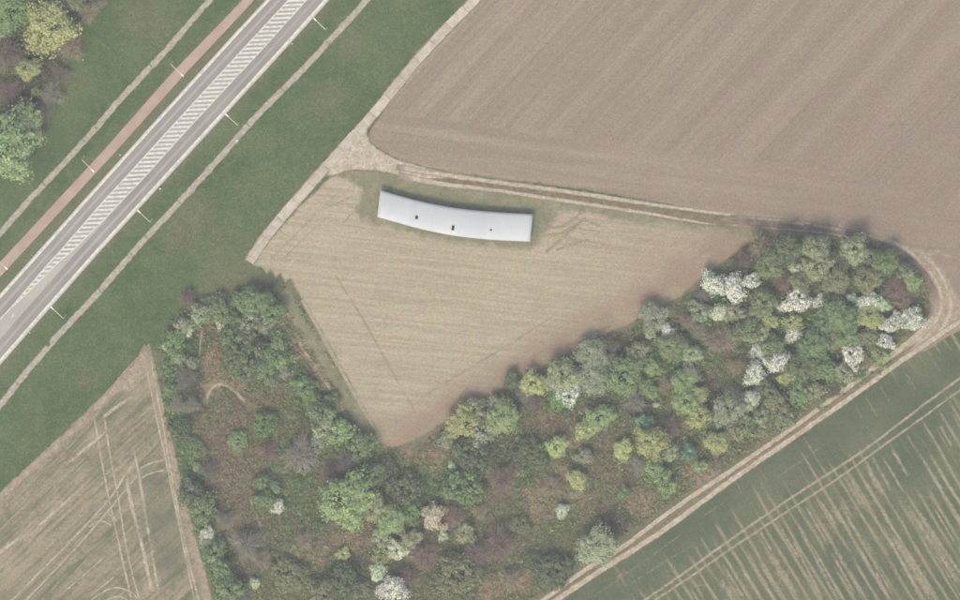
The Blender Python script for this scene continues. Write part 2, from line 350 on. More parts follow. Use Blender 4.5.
def ribbon(name, line, width, z, mat, parent=None, seed=0, wob=.25, jagamp=.25, step=2.0, gaps=0.0, it=2, label=None, cat=None, taper=True):
    """strip along a pixel polyline; width in pixels (number or list per point of the line)"""
    c = densify(smooth(line, it), step, False)
    c = jag(c, jagamp, seed * 1.7 + 3, False)
    n = len(c); t = np.gradient(c, axis=0); nr = np.stack([-t[:, 1], t[:, 0]], 1); nr /= np.maximum(np.hypot(*nr.T)[:, None], 1e-6)
    if np.ndim(width): wd = np.interp(np.linspace(0, 1, n), np.linspace(0, 1, len(width)), width)
    else: wd = np.full(n, float(width))
    wl = np.array([1 + wob * (mnoise.noise((p[0] * .15, p[1] * .15, seed)) + .8 * mnoise.noise((p[0] * .6, p[1] * .6, seed + 5))) for p in c])
    wr = np.array([1 + wob * (mnoise.noise((p[0] * .15, p[1] * .15, seed + 40)) + .8 * mnoise.noise((p[0] * .6, p[1] * .6, seed + 45))) for p in c])
    offs = (-.5, -.28, 0, .28, .5); ed = (0, .7, 1, .7, 0)
    V = []; E = []
    endf = np.ones(n)
    if taper:
        k = max(2, min(8, n // 4)); endf[:k] = np.linspace(0, 1, k); endf[-k:] = np.linspace(1, 0, k)
    gp = np.array([mnoise.noise((p[0] * .05, p[1] * .05, seed + 77)) * .9 + mnoise.noise((p[0] * .14, p[1] * .14, seed + 87)) * .6 for p in c])
    gf = 1 - gaps * sstep(gp, -.1, .35)
    for i in range(n):
        for o_, e_ in zip(offs, ed):
            s = (wl if o_ < 0 else wr)[i]
            V.append(c[i] + nr[i] * wd[i] * o_ * s); E.append(e_ * endf[i] * gf[i])
    V = np.array(V); W = G(V[:, 0], V[:, 1], z)
    F = [(i * 5 + j, i * 5 + j + 1, (i + 1) * 5 + j + 1, (i + 1) * 5 + j) for i in range(n - 1) for j in range(4)]
    o = mesh(name, W, F, mat, parent)
    if o.data.polygons[0].normal.z < 0: o.data.flip_normals()
    add_attrs(o, E)
    if label: tag(o, label, cat, kind='structure')
    return o

M_ground = blended('verge_grass', c_grass, None, 0, 1)
gs = 3200.0
gx = np.array([-gs, -400, -300, -200, -150, -100, -50, 0, 50, 100, 150, 200, 300, 400, gs]); gx = np.sort(np.unique(np.concatenate([np.linspace(-180, 180, 121), gx])))
gy = np.sort(np.unique(np.concatenate([np.linspace(-130, 130, 91), np.array([-gs, -400, -200, 200, 400, gs])])))
XX, YY = np.meshgrid(gx, gy); V = np.stack([XX.ravel(), YY.ravel(), np.zeros(XX.size)], 1); nxg = len(gx)
F = [(j * nxg + i, j * nxg + i + 1, (j + 1) * nxg + i + 1, (j + 1) * nxg + i) for j in range(len(gy) - 1) for i in range(nxg - 1)]
ground = mesh('ground', V, F, M_ground); add_attrs(ground)
tag(ground, 'green mown grass verge on both sides of the main road', 'grass', kind='structure')

PLOUGH = [(480, 0), (640, -170), (1300, -170), (1300, 330), (980, 325), (962, 312), (943, 288), (928, 264), (898, 248), (850, 232), (780, 224), (700, 211), (600, 192), (540, 184), (480, 177), (430, 171), (395, 165), (374, 155), (366, 140), (372, 126), (395, 92), (420, 62), (450, 30)]
M_plough = blended('ploughed_soil', c_plough, c_grassmid, .3, 2.2)
sheet('ploughed_field', PLOUGH, .02, M_plough, 9, .8, 3, label='large bare harrowed brown field filling the upper right', cat='field')

STUB = [(338, 170), (300, 205), (270, 239), (252, 266), (262, 267), (266, 274), (271, 270), (276, 278), (280, 273), (285, 283), (290, 279), (296, 290), (303, 300), (330, 347), (360, 402), (378, 433), (386, 446), (395, 447)] + STUB_SE[1:] + [(757, 237), (720, 231), (640, 219), (570, 208), (480, 195), (400, 182), (350, 172)]
M_stub = blended('stubble', c_stubble, c_shedgrass, .2, 2.4)
stub = sheet('stubble_field', STUB, .02, M_stub, 7, 1.1, 5, rounded=0, label='pale tan stubble field around the long white shed', cat='field')

CROP = [(430, 694), (558, 602), (602, 572), (638, 549), (674, 524), (722, 488), (778, 449), (823, 417), (863, 388), (898, 363), (934, 339), (962, 319), (1010, 295), (1300, 120), (1300, 760), (430, 760)]
M_crop = blended('young_crop', c_crop, c_grassmid, .3, 2.0)
crop = sheet('crop_field', CROP, .02, M_crop, 8, .7, 7, label='dark green row crop field in the lower right corner', cat='field')

TRI = [(149, 343), (138, 356), (104, 394), (54, 444), (0, 494), (-160, 640), (-160, 760), (240, 760), (214, 610), (206, 574), (196, 540), (186, 502), (175, 455), (168, 425), (160, 392), (155, 365)]
M_tri = blended('patchy_stubble', c_tri, c_earth, 3, 13, .2, .8)
tri = sheet('triangular_field', TRI, .02, M_tri, 7, .7, 9, rounded=0, label='patchy tan and olive field tapering to a point at lower left', cat='field')

WOOD = [(150, 350), (164, 322), (184, 304), (205, 296), (235, 290), (256, 276), (262, 262), (290, 262), (330, 320), (372, 392), (396, 425), (440, 405), (480, 384), (520, 362), (560, 340), (600, 320), (640, 302), (676, 278), (712, 250), (740, 226), (780, 224), (830, 226), (870, 234), (904, 248), (924, 268), (936, 292), (936, 318), (920, 350), (880, 384), (820, 430), (760, 474), (700, 516), (640, 560), (590, 592), (550, 622), (490, 660), (400, 760), (222, 760), (200, 612), (190, 565), (176, 510), (162, 455), (154, 420), (147, 385)]
WOOD_IN = [(163, 350), (166, 322), (184, 304), (205, 296), (235, 292), (258, 284), (272, 280), (284, 284), (296, 296), (318, 334), (350, 392), (374, 434), (390, 449), (414, 446), (440, 428), (480, 404), (520, 383), (560, 360), (600, 340), (640, 323), (682, 298), (718, 268), (750, 240), (780, 234), (830, 234), (870, 240), (900, 252), (922, 272), (932, 292), (930, 312), (905, 340), (860, 372), (800, 414), (740, 458), (680, 500), (630, 535), (580, 568), (540, 596), (480, 640), (400, 760), (250, 760), (216, 612), (205, 565), (190, 510), (178, 455), (170, 420), (162, 385)]
M_wood = blended('scrub_floor', c_wood, c_grass, .5, 6)
sheet('woodland_floor', WOOD, .012, M_wood, 5, 1.6, 11, label='brown and green scrubby floor of the thicket', cat='ground')
WOOD_NW = [(-160, -170), (110, -170), (100, 0), (84, 24), (74, 50), (66, 78), (58, 102), (40, 128), (20, 152), (-4, 178), (-160, 300)]
sheet('copse_floor', WOOD_NW, .04, M_wood, 7, 1.2, 13, label='dim brown floor of the copse at the upper left', cat='ground')

SHEDG = [(326, 176), (345, 162), (400, 166), (480, 180), (560, 192), (640, 204), (720, 216), (760, 222), (790, 228), (770, 240), (752, 243), (700, 235), (640, 226), (600, 219), (574, 213), (562, 216), (556, 226), (546, 238), (538, 252), (515, 252), (470, 249), (430, 242), (395, 231), (365, 226), (353, 221), (352, 206), (360, 194), (350, 184)]
M_shedg = blended('rough_grass', c_shedgrass, c_stubble, .5, 8, .4, 1.0)
sheet('rough_grass', SHEDG, .04, M_shedg, 5, 2.0, 15, label='dull rough grass strip all around the white shed', cat='grass')

# pale trampled junction beside the slab track, and the bare loop at the east end
M_pale = blended('trodden_chalk', c_pale, c_grassmid, .3, 3)
sheet('trampled_junction', [(322, 176), (342, 150), (354, 136), (367, 124), (369, 138), (380, 150), (396, 158), (416, 164), (450, 172), (448, 180), (420, 180), (396, 176), (370, 171), (348, 171), (335, 178)], .06, M_pale, 4, 1.0, 17, label='pale trampled earth where the slab track meets the field track', cat='track')
M_pale_e = blended('trodden_loop', c_earth, c_plough, .3, 6, .5, 1.0)
sheet('bare_turning_patch', [(896, 238), (918, 246), (936, 258), (950, 276), (962, 296), (976, 314), (960, 330), (938, 344), (915, 356), (900, 352), (922, 328), (932, 308), (930, 292), (920, 274), (904, 256)], .06, M_pale_e, 4, 1.5, 19, label='bare trodden earth bend at the east end of the thicket', cat='track')

# ------------------------------------------------------------------ field tracks
M_rut_p = blended('rut_pale', c_pale, c_plough, .1, .75, .7, .45)
M_rut_s = blended('rut_on_stubble', c_pale, c_stubble, .2, 1.5, .7, .6)
M_rut_g = blended('rut_on_shedgrass', c_earth, c_shedgrass, .1, .9, .7, .4)
M_dark_s = blended('dark_line_on_stubble', c_rut, c_stubble, .1, 1.5, .7, .5)
M_dark_p = blended('dark_line_on_plough', c_rut, c_plough, .3, 1.6, .7, .4)
M_mid = blended('grass_between_ruts', c_grassmid, c_earth, .05, .6, .7, .4)
M_crop_t = blended('tramline', c_sand, c_crop, .05, 1.1, .9, .6); M_crop_f = blended('faint_strip', c_sand, c_crop, .1, 2.4, .9, .7); M_crop_w = blended('bare_row', c_sand, c_crop, .0, 1.6, .9, .6)
M_tri_t = blended('wheel_mark', c_pale, c_tri, .05, 1.15, .8, .55)
M_wood_t = blended('trodden_in_scrub', c_sand, c_wood, .1, .9, .7, .5)
def track(nm, label, items, cat='track'):
    root = None
    for k, (part, line, wd, z, mat, kw) in enumerate(items):
        o = ribbon(part if root else nm, line, wd, z, mat, root, seed=hash_(nm) + k * 3, **kw)
        if root is None: root = o; tag(o, label, cat, kind='structure')
    return root
def hash_(s): return sum(ord(c) * (i + 1) for i, c in enumerate(s)) % 97
NR = [(396, 167), (430, 173), (480, 180), (540, 188), (600, 196), (640, 203), (700, 211), (748, 217)]
SR = [(398, 175), (440, 184), (480, 188), (540, 197), (600, 206), (640, 212), (690, 221), (716, 225)]
ML = [(392, 171), (440, 178), (480, 184), (540, 193), (600, 201), (640, 208), (690, 217), (722, 222), (750, 225)]
track('field_track', 'grassy two-rut field track along the foot of the ploughed field', [
    ('x', ML, 15, .05, blended('track_bed', c_grassmid, c_shedgrass, .0, .5, .6, .5), dict()),
    ('wheel_rut', NR, [7, 5, 4.5, 4.5, 4.5, 4, 3.5, 2.5], .07, M_rut_p, dict(gaps=.25)),
    ('wheel_rut', SR, [7, 5, 4, 4, 4, 4, 3, 2], .07, M_rut_p, dict(gaps=.35)),
])
SN = [(430, 678), (545, 599), (575, 577), (597, 562), (620, 550), (670, 511), (717, 480), (767, 446), (802, 421), (842, 392), (870, 371), (905, 346), (924, 330), (934, 318)]
SS = [(440, 684), (557, 599), (600, 571), (635, 549), (670, 526), (720, 488), (775, 450), (820, 419), (860, 391), (895, 365), (932, 340), (960, 321), (1080, 245)]
MS = [(435, 681), (550, 599), (598, 566), (628, 549), (670, 518), (718, 484), (770, 448), (810, 420), (850, 391), (882, 368), (918, 342)]
M_loop2 = blended('faded_streak', c_earth, c_earth_shade, .05, .9, .8, .8)
M_earth_shade = blended('earth_painted_shade', c_earth_shade, c_plough, .0, .7, .5, .5); M_loop = blended('loop_streak', c_pale, c_earth, .1, 1.1, .7, .6)  # first one: track bed with the thicket's shadow put into its colour
track('headland_track', 'brown earth track with painted tree shade curving round the north-east of the thicket', [
    ('x', [(722, 219), (770, 224), (820, 229), (865, 238), (900, 252), (926, 276), (938, 300)], [2, 12, 17, 17, 17, 18, 14], .066, M_earth_shade, dict()),
    ('pale_streak', [(730, 216), (780, 220), (830, 226), (880, 238), (905, 248)], 3.2, .0715, M_loop2, dict(gaps=.5, wob=.5)), ('pale_streak', [(720, 224), (780, 229), (830, 233), (870, 242), (900, 256)], 2.8, .0717, M_loop2, dict(gaps=.5, wob=.5)),
    ('pale_streak', [(812, 225), (826, 227), (842, 230)], 3.6, .072, M_loop2, dict(gaps=.3, wob=.6)), ('pale_streak', [(780, 222), (806, 224)], 2.4, .072, M_loop2, dict(gaps=.4, wob=.6)), ('pale_streak', [(836, 225), (862, 231)], 2.6, .072, M_loop2, dict(gaps=.4, wob=.6)),
    ('pale_streak', [(880, 238), (900, 245), (914, 255), (926, 268)], 4.4, .073, M_loop, dict(gaps=.3)), ('pale_streak', [(904, 263), (914, 272), (922, 282)], 2.2, .073, M_rut_p, dict()),
    ('pale_streak', [(918, 250), (936, 266), (948, 288), (952, 308), (944, 328), (925, 346)], 5, .074, M_loop, dict(gaps=.35)), ('pale_streak', [(926, 266), (938, 284), (943, 302), (938, 318), (922, 336), (905, 350)], 5, .075, M_loop, dict(gaps=.35)),
    ('pale_streak', [(926, 254), (940, 250), (954, 262)], 7, .076, blended('scuffed_soil', c_earth, c_plough, .1, 1.5, .6, .9), dict(gaps=.3, wob=.5)), ('pale_streak', [(940, 322), (926, 338), (905, 352)], 4, .077, M_loop, dict(gaps=.3)),
])
track('rutted_track', 'pale double-rut dirt track between thicket and crop field', [
    ('x', MS, 16, .05, blended('track_verge', c_grassmid, c_wood, .0, .5, .6, .5), dict(taper=False)),
    ('wheel_rut', SN, [5.5, 5.5, 5, 5, 5, 5.5, 5, 5, 6, 8], .07, blended('rut_bare', c_pale, c_grassmid, .05, .55, .7, .4), dict(taper=False)),
    ('wheel_rut', SS, [6, 6, 6, 6, 5.5, 5.5, 6, 5, 4], .08, blended('rut_bare_b', c_pale, c_grassmid, .05, .55, .7, .4), dict(taper=False)),
    ('grass_strip', MS, 3.0, .10, blended('mid_grass', c_grassmid, c_earth, .0, .5, .7, .3), dict()),
])
# tramlines through the crop
TU = [(560, 655), (645, 600), (690, 569), (720, 547), (777, 507), (837, 468), (865, 450), (910, 415), (957, 380), (1060, 308)]
TL = [(570, 660), (655, 600), (695, 574), (720, 556), (780, 516), (845, 474), (874, 452), (918, 421), (960, 390), (1065, 318)]
track('crop_tramline', 'pair of pale tramlines crossing the crop field diagonally', [
    ('x', TU, 3.6, .05, M_crop_t, dict(gaps=.15)), ('wheel_rut', TL, 3.2, .05, M_crop_t, dict(gaps=.25)),
])
STRIPES = [((770, 549), (801, 602), 3.4), ((787, 530), (826, 605), 2.6), ((795, 520), (840, 605), 3.2), ((809, 541), (846, 604), 2.4), ((825, 530), (868, 606), 3.2), ((831, 507), (850, 532), 4.2),
           ((836, 497), (898, 604), 3), ((844, 475), (866, 511), 4.2), ((857, 470), (915, 566), 2.4), ((866, 463), (884, 497), 4.4), ((871, 456), (892, 492), 2.6), ((892, 449), (909, 477), 3),
           ((887, 527), (936, 606), 4.6), ((880, 520), (925, 606), 2.4), ((900, 496), (968, 606), 2.8), ((903, 500), (964, 592), 4.0), ((916, 506), (975, 596), 2.8), ((917, 449), (972, 540), 2.8), ((926, 448), (990, 550), 2.8),
           ((940, 425), (952, 446), 2.4), ((945, 395), (985, 460), 2.2), ((721, 560), (748, 605), 2.6), ((738, 562), (764, 606), 2.2), ((745, 548), (778, 606), 2.4), ((756, 556), (788, 608), 2.8), ((720, 578), (738, 608), 4), ((705, 582), (722, 606), 2),
           ((760, 530), (772, 552), 2.2), ((777, 520), (800, 560), 2.2), ((805, 505), (828, 545), 2.2), ((818, 498), (838, 530), 2.2), ((829, 548), (858, 600), 2.4), ((858, 545), (890, 602), 2.6), ((875, 570), (890, 600), 2.2),
           ((900, 540), (945, 610), 2.2), ((930, 500), (965, 560), 2.0), ((850, 480), (870, 515), 2.0), ((882, 456), (905, 495), 2.0), ((955, 540), (985, 592), 2.6), ((690, 588), (704, 610), 2.0),
           ((865, 396), (878, 418), 1.8), ((855, 405), (862, 418), 1.6), ((928, 350), (940, 372), 2.0), ((760, 468), (768, 482), 1.8), ((733, 478), (742, 494), 1.6), ((805, 440), (812, 452), 1.6), ((880, 385), (890, 402), 1.6), ((905, 372), (916, 390), 1.6)]
for k, (a, b_, wd) in enumerate(STRIPES):
    a = np.array(a, float); b_ = np.array(b_, float); m = (a + b_) / 2 + RNG.uniform(-.8, .8, 2)
    ribbon('bare_strip', [a, m, b_], wd * 1.7, .035 + .0004 * k, M_crop_f if k > 39 else M_crop_w, crop, seed=100 + k, gaps=.25, wob=.4, jagamp=.3)
for k, (a, b_) in enumerate([((690, 525), (730, 498)), ((640, 565), (662, 549)), ((600, 585), (640, 566)), ((620, 590), (700, 540)), ((590, 600), (690, 528)), ((760, 490), (830, 440))]):
    ribbon('bare_strip', [a, b_], 2.2, .031 + .0006 * k, M_crop_f, crop, seed=300 + k, gaps=.6, wob=.4)

# wheel marks in the triangular field
TRM = [([(92, 405), (98, 440), (105, 480), (118, 540), (134, 612)], 2.6), ([(103, 405), (108, 445), (117, 490), (128, 560), (143, 612)], 2.6),
       ([(140, 455), (125, 475), (110, 500), (60, 552), (-10, 622)], 2.8), ([(148, 462), (135, 478), (115, 503), (70, 555), (5, 622)], 2.6),
       ([(150, 352), (156, 390), (164, 430), (172, 480), (188, 560), (202, 612)], 3.6), ([(143, 352), (150, 385), (158, 425), (166, 460), (174, 500), (184, 550), (197, 612)], 2.6),
       ([(165, 460), (150, 463), (138, 470)], 2.2), ([(165, 470), (150, 473), (138, 480)], 2.2), ([(80, 612), (100, 592), (118, 586), (135, 594), (142, 606)], 2.4), ([(95, 612), (108, 598), (122, 596), (132, 604)], 2.2),
       ([(85, 600), (118, 574)], 2.2), ([(55, 600), (110, 552)], 2.0), ([(92, 520), (102, 512), (110, 514), (120, 524)], 1.8), ([(88, 528), (100, 519), (112, 526)], 1.6),
       ([(125, 470), (130, 500), (142, 545), (155, 605)], 5), ([(132, 440), (138, 470), (148, 530), (160, 600)], 4), ([(20, 545), (50, 515), (80, 490)], 4), ([(-10, 560), (30, 530)], 5), ([(60, 470), (90, 445), (110, 428)], 3.5),
       ([(148, 346), (140, 362), (120, 385), (96, 408), (60, 442), (0, 498), (-30, 525)], 9), ([(120, 392), (128, 384), (140, 372), (150, 364)], 8), ([(100, 420), (125, 400), (140, 396)], 5)]
for k, (ln, wd) in enumerate(TRM):
    ribbon('wheel_mark', ln, wd, .035 + .0007 * k, M_tri_t if wd < 8 else blended('earth_margin', c_earth, c_tri, .05, .7, .5, .5), tri, seed=200 + k, gaps=.3 if wd < 3.8 else .5, wob=.3)
# marks in the stubble
for k, (ln, wd, mt) in enumerate([
        ([(328, 262), (341, 285), (355, 305), (378, 346), (400, 386), (413, 408), (418, 418)], 3.4, M_dark_s), ([(412, 403), (445, 383), (480, 362), (520, 338), (560, 312)], 3.0, M_dark_s),
        ([(300, 272), (320, 250), (345, 228)], 2.6, M_rut_s), ([(262, 268), (300, 230), (330, 200), (345, 188)], 2.2, M_dark_s), ([(272, 270), (310, 232), (340, 205)], 1.8, M_dark_s), ([(285, 268), (312, 244)], 2.4, M_rut_s),
        ([(330, 205), (345, 197), (362, 187)], 3.4, M_rut_s), ([(352, 212), (348, 218), (342, 226)], 2.6, M_dark_s), ([(346, 204), (344, 214), (340, 222)], 3, M_rut_s), ([(322, 210), (340, 202), (352, 196)], 1.8, M_dark_s),
        ([(300, 285), (330, 255), (370, 225)], 2.0, M_rut_s), ([(660, 252), (690, 235), (715, 226)], 1.8, M_dark_s), ([(665, 262), (700, 240), (728, 230)], 1.8, M_dark_s), ([(690, 262), (715, 244), (740, 236)], 1.8, M_dark_s),
        ([(302, 300), (330, 350), (360, 405), (380, 436)], 3, blended('stubble_edge_earth', c_earth, c_stubble, .1, 1.0, .6, .6)), ([(570, 238), (600, 244), (640, 250)], 1.6, M_dark_s), ([(560, 226), (600, 232), (650, 240)], 1.6, M_dark_s)]):
    ribbon('wheel_mark', ln, wd, .035 + .0007 * k, mt, stub, seed=260 + k, gaps=.4)
# tyre sweep east of the shed
for k, (ln, wd) in enumerate([([(534, 224), (552, 228), (566, 226), (576, 216), (590, 208)], 2.6), ([(532, 233), (556, 236), (572, 228), (586, 218)], 2.6), ([(546, 252), (560, 240), (576, 226)], 2.8), ([(556, 250), (572, 244), (590, 240)], 2.2), ([(575, 218), (590, 222), (600, 226)], 2)]):
    ribbon('wheel_mark', ln, wd, .055 + .0007 * k, M_rut_g, stub, seed=290 + k, gaps=.25)
# headland lines in the plough
for k, (ln, wd) in enumerate([([(372, 128), (420, 137), (500, 150), (600, 164), (700, 180), (780, 188), (850, 198), (910, 222), (945, 252)], 1.6), ([(400, 120), (470, 128), (560, 138), (680, 150)], 1.4), ([(800, 166), (860, 172), (915, 190), (960, 150)], 1.4),
                              ([(545, 0), (525, 25)], 1.6), ([(500, 95), (540, 52), (600, -10)], 1.4), ([(690, 170), (760, 90), (840, 0)], 1.3), ([(760, 150), (840, 60), (900, -10)], 1.3), ([(600, 120), (680, 30), (705, 0)], 1.3), ([(880, 150), (930, 95), (980, 40)], 1.5)]):
    ribbon('furrow_line', ln, wd, .035 + .0007 * k, M_dark_p, bpy.data.objects['ploughed_field'], seed=320 + k, gaps=.5)
ribbon('rough_grass_strip', [(280, 286), (300, 322), (318, 350), (345, 398), (374, 442), (384, 456)], [18, 26, 28, 26, 20], .016, blended('strip_grass', c_shedgrass, c_wood, .0, .6, .5, .6), seed=77, label='olive rough grass strip along the west edge of the stubble field', cat='grass')
# trodden lines in the scrub
for k, (ln, wd, lb) in enumerate([
        ([(206, 404), (208, 392), (217, 384), (226, 385), (237, 393), (248, 406)], 4.2, 'pale hooked footpath in the scrub east of the triangular field'),
        ([(203, 326), (200, 345), (199, 362)], 2.2, 'short pale trodden line left of the dark green mound'),
        ([(308, 536), (293, 547), (283, 565), (277, 582)], 3.0, 'faint trodden line in the scrub near the bottom edge'),
        ([(288, 320), (300, 345), (315, 366), (332, 392), (352, 425)], 4.0, 'faint earth path down the west side of the stubble field'),
        ([(236, 470), (250, 498), (262, 530), (272, 575)], 2.4, 'thin brown trodden line through the reddish scrub'),
        ([(560, 468), (575, 500), (588, 530)], 2.0, 'thin trodden line left of the big round tree by the track')]):
    ribbon('footpath', ln, wd, .06 + .001 * k, M_wood_t, seed=340 + k, gaps=.25, label=lb, cat='path')

# ------------------------------------------------------------------ road
def c_asphalt(b, base, alt):
    n = b.noise(.12, 3, .6); c = b.mix(b.ramp(n, .35, .65), lin(base), lin(alt)); return b.gain(c, b.noise(3, 3, .7), .93, 1.07)
b = MB('asphalt', .9, .25)
u = b.attr('edge')
c = c_asphalt(b, (158, 152, 152), (168, 163, 160))
cl = b.ramp(u, .62, 1.0); streak = b.noise(1, 3, .6, b.dirvec(1, -1.09, .02, .8))
c = b.mix(b.math('MULTIPLY', cl, b.ramp(streak, .3, .6, .45, .9)), c, lin((196, 191, 191)))
c = b.mix(b.ramp(b.noise(1, 3, .6, b.dirvec(1, -1.09, .015, .5)), .5, .7, 0, .35), c, lin((172, 158, 158)))
M_asph = b.done(c, b.noise(6, 2), .1, .02)
b = MB('median_asphalt', .9, .25); M_med = b.done(c_asphalt(b, (178, 175, 173), (188, 185, 182)))
b = MB('turn_lane_concrete', .9, .25); M_turn = b.done(c_asphalt(b, (192, 186, 184), (200, 195, 192)))
b = MB('road_paint', .7, .3); c = b.mix(b.ramp(b.noise(.9, 4, .75), .42, .68), lin((247, 245, 240)), lin((208, 205, 200))); M_paint = b.done(c)
b = MB('gutter_concrete', .9, .2); M_gut = b.done(c_asphalt(b, (205, 201, 195), (216, 212, 206)))
b = MB('red_asphalt', .9, .2); c = c_asphalt(b, (190, 164, 155), (203, 178, 169)); c = b.mix(b.ramp(b.noise(.8, 4, .7), .55, .75, 0, .4), c, lin((176, 152, 142))); M_cyc = b.done(c)

LEFT = [(x, y) for x, y in ROAD_L]
def xl(y): return np.interp(y, [p[1] for p in ROAD_L], [p[0] for p in ROAD_L])
def xr(y): return np.interp(y, [p[1] for p in ROAD_R], [p[0] for p in ROAD_R])
HL = [(-160, 438.5), (0, 288.2), (50, 241.8), (130, 168.4), (180, 123), (200, 104.2), (250, 60.8), (260, 51.3), (310, 8.5), (318, 0.5), (456, -119)]
def hl(y): return np.interp(y, [p[0] for p in HL], [p[1] for p in HL])
HRr = [(-160, 456), (0, 306.9), (50, 262), (130, 187), (180, 142.2), (200, 122.8), (217, 107), (250, 73.5), (260, 61.5), (310, 9.8), (318, .7)]
def hr(y): return np.interp(y, [p[0] for p in HRr], [p[1] for p in HRr])
def rl(y): return xr(y) - 17.4
YS = np.concatenate([np.arange(-160, 456, 4.0), [456.0]])
def strip(name, fa, fb, ys, z, mat, parent=None, cols=(0, .3, .5, .7, 1), edge=(0, .55, 1, .55, 0)):
    V = []; E = []
    for y in ys:
        a, b_ = fa(y), fb(y)
        for t, e in zip(cols, edge): V.append((a + (b_ - a) * t, y)); E.append(e)
    V = np.array(V); n = len(cols)
    F = [(i * n + j, i * n + j + 1, (i + 1) * n + j + 1, (i + 1) * n + j) for i in range(len(ys) - 1) for j in range(n - 1)]
    o = mesh(name, G(V[:, 0], V[:, 1], z), F, mat, parent, edge=E)
    if o.data.polygons[0].normal.z < 0: o.data.flip_normals()
    return o
road = strip('road', lambda y: xl(y) - 4.2, lambda y: xr(y) + 5.2, YS, .05, M_med)
tag(road, 'two-lane asphalt main road with white hatched median', 'road', kind='structure')
strip('lane_surface', lambda y: xl(y), lambda y: hl(y), YS, .06, M_asph, road)
strip('lane_surface', lambda y: rl(y), lambda y: xr(y), YS, .06, M_asph, road)
strip('turn_lane_surface', lambda y: hr(y) if y < 318 else hl(y), lambda y: rl(y), np.concatenate([np.arange(219, 456, 4.0), [456.]]), .065, M_turn, road)
strip('gutter', lambda y: xl(y) - 4.2, lambda y: xl(y) - 2.2, YS, .08, M_gut, road)
strip('gutter', lambda y: xr(y) + 2.2, lambda y: xr(y) + 5.2, YS, .08, M_gut, road)
strip('edge_line', lambda y: xl(y) - 2.6, lambda y: xl(y) + .3, YS, .09, M_paint, road)
strip('edge_line', lambda y: xr(y) - .2, lambda y: xr(y) + 2.9, YS, .09, M_paint, road)
strip('median_line', lambda y: hl(y) - .4, lambda y: hl(y) + 1.2, YS, .09, M_paint, road)
ysm = np.concatenate([np.arange(-160, 306, 4.0), [308.]])
strip('median_line', lambda y: hr(y) - 1.0, lambda y: hr(y) + .2, ysm, .09, M_paint, road)
# hatch bars: one piece each
y = -60.0
while y < 306:
    h = 2.2
    a0, a1 = hl(y) + .5, hr(y) - .2
    if a1 - a0 > .8:
        sl = .055
        q = [(hl(y + h / 2) + .8, y + h / 2 + (0)), (hr(y + h / 2 - 1) - .4, y + h / 2 - sl * (a1 - a0)), (hr(y - h / 2 - 1) - .4, y - h / 2 - sl * (a1 - a0)), (hl(y - h / 2) + .8, y - h / 2)]
        W = np.vstack([G([p[0] for p in q], [p[1] for p in q], .10), G([p[0] for p in q], [p[1] for p in q], .094)])
        mesh('hatch_bar', W, [(0, 1, 2, 3), (4, 7, 6, 5), (0, 4, 5, 1), (1, 5, 6, 2), (2, 6, 7, 3), (3, 7, 4, 0)], M_paint, road)
    y += 4.36
def flat(name, P, z, mat, parent):
    P = np.array(P, float); W = G(P[:, 0], P[:, 1], z); o = mesh(name, W, [tuple(range(len(P)))], mat, parent)
    if o.data.polygons[0].normal.z < 0: o.data.flip_normals()
    return o
flat('arrow_marking', [(11.4, 317.6), (12.2, 317.9), (13.4, 315.4), (14.0, 315.7), (13.7, 313.5), (12.2, 314.9), (12.7, 315.1)], .09, M_paint, road)

cyl = lambda y: np.interp(y, [-160, 0, 75, 150, 262, 410], [394, 242.5, 170, 104, 0, -140])
cyr = lambda y: np.interp(y, [-160, 0, 15, 75, 150, 277, 410], [405, 254, 240.5, 184, 117, 0, -124])
cyc = strip('cycle_path', cyl, cyr, np.arange(-160, 411, 4.0), .05, M_cyc)
tag(cyc, 'pinkish red cycle path on the left of the road', 'cycle path', kind='structure')

# concrete-lined drainage channels
M_chan = blended('channel_concrete', c_concrete, c_shedgrass, .02, .45, .9, .5)
b = MB('damp_joint'); M_joint = b.done(b.gain(lin((132, 126, 112)), b.noise(2, 3), .8, 1.2))
LD = [(360, -165), (209, 0), (165, 52), (122, 97), (95, 129), (76, 150), (50, 178), (20, 210), (0, 234), (-90, 332)]
RD = [(520, -170), (367, 0), (325, 46), (290, 83), (262, 110), (241, 133), (225, 152), (180, 202), (145, 238), (95, 297), (60, 333), (25, 373), (0, 406), (-80, 500)]
lch = ribbon('drainage_channel', LD, 6.2, .05, M_chan, seed=51, wob=.28, jagamp=.3, taper=False, label='mottled concrete drainage channel between the grass and the cycle path', cat='drain')
rch = ribbon('drainage_channel', RD, 6.4, .05, M_chan, seed=57, wob=.25, jagamp=.3, taper=False, label='pale concrete drainage channel on the field side of the road', cat='drain')
def joint(par, x, y, ang, L, wd, z=.07, mat=None):
    ca, sa = math.cos(ang), math.sin(ang); q = [(-L, -wd), (L, -wd), (L, wd), (-L, wd)]
    flat('slab_joint', [(x + u * ca - v * sa, y + u * sa + v * ca) for u, v in q], z, mat or M_joint, par)
AJ = math.atan2(1, 1)
for x, y in [(328, 43), (283, 90), (248, 125), (180, 203), (146, 237), (131, 254), (100, 291), (17, 383)]: joint(rch, x, y, AJ, 2.6, .5)
for x, y in [(151, 66), (96, 128), (84, 141), (44, 184)]: joint(lch, x, y, AJ, 2.4, .6)
joint(rch, 48, 344, AJ + .2, 2.2, 2.2, .072, M_ground)

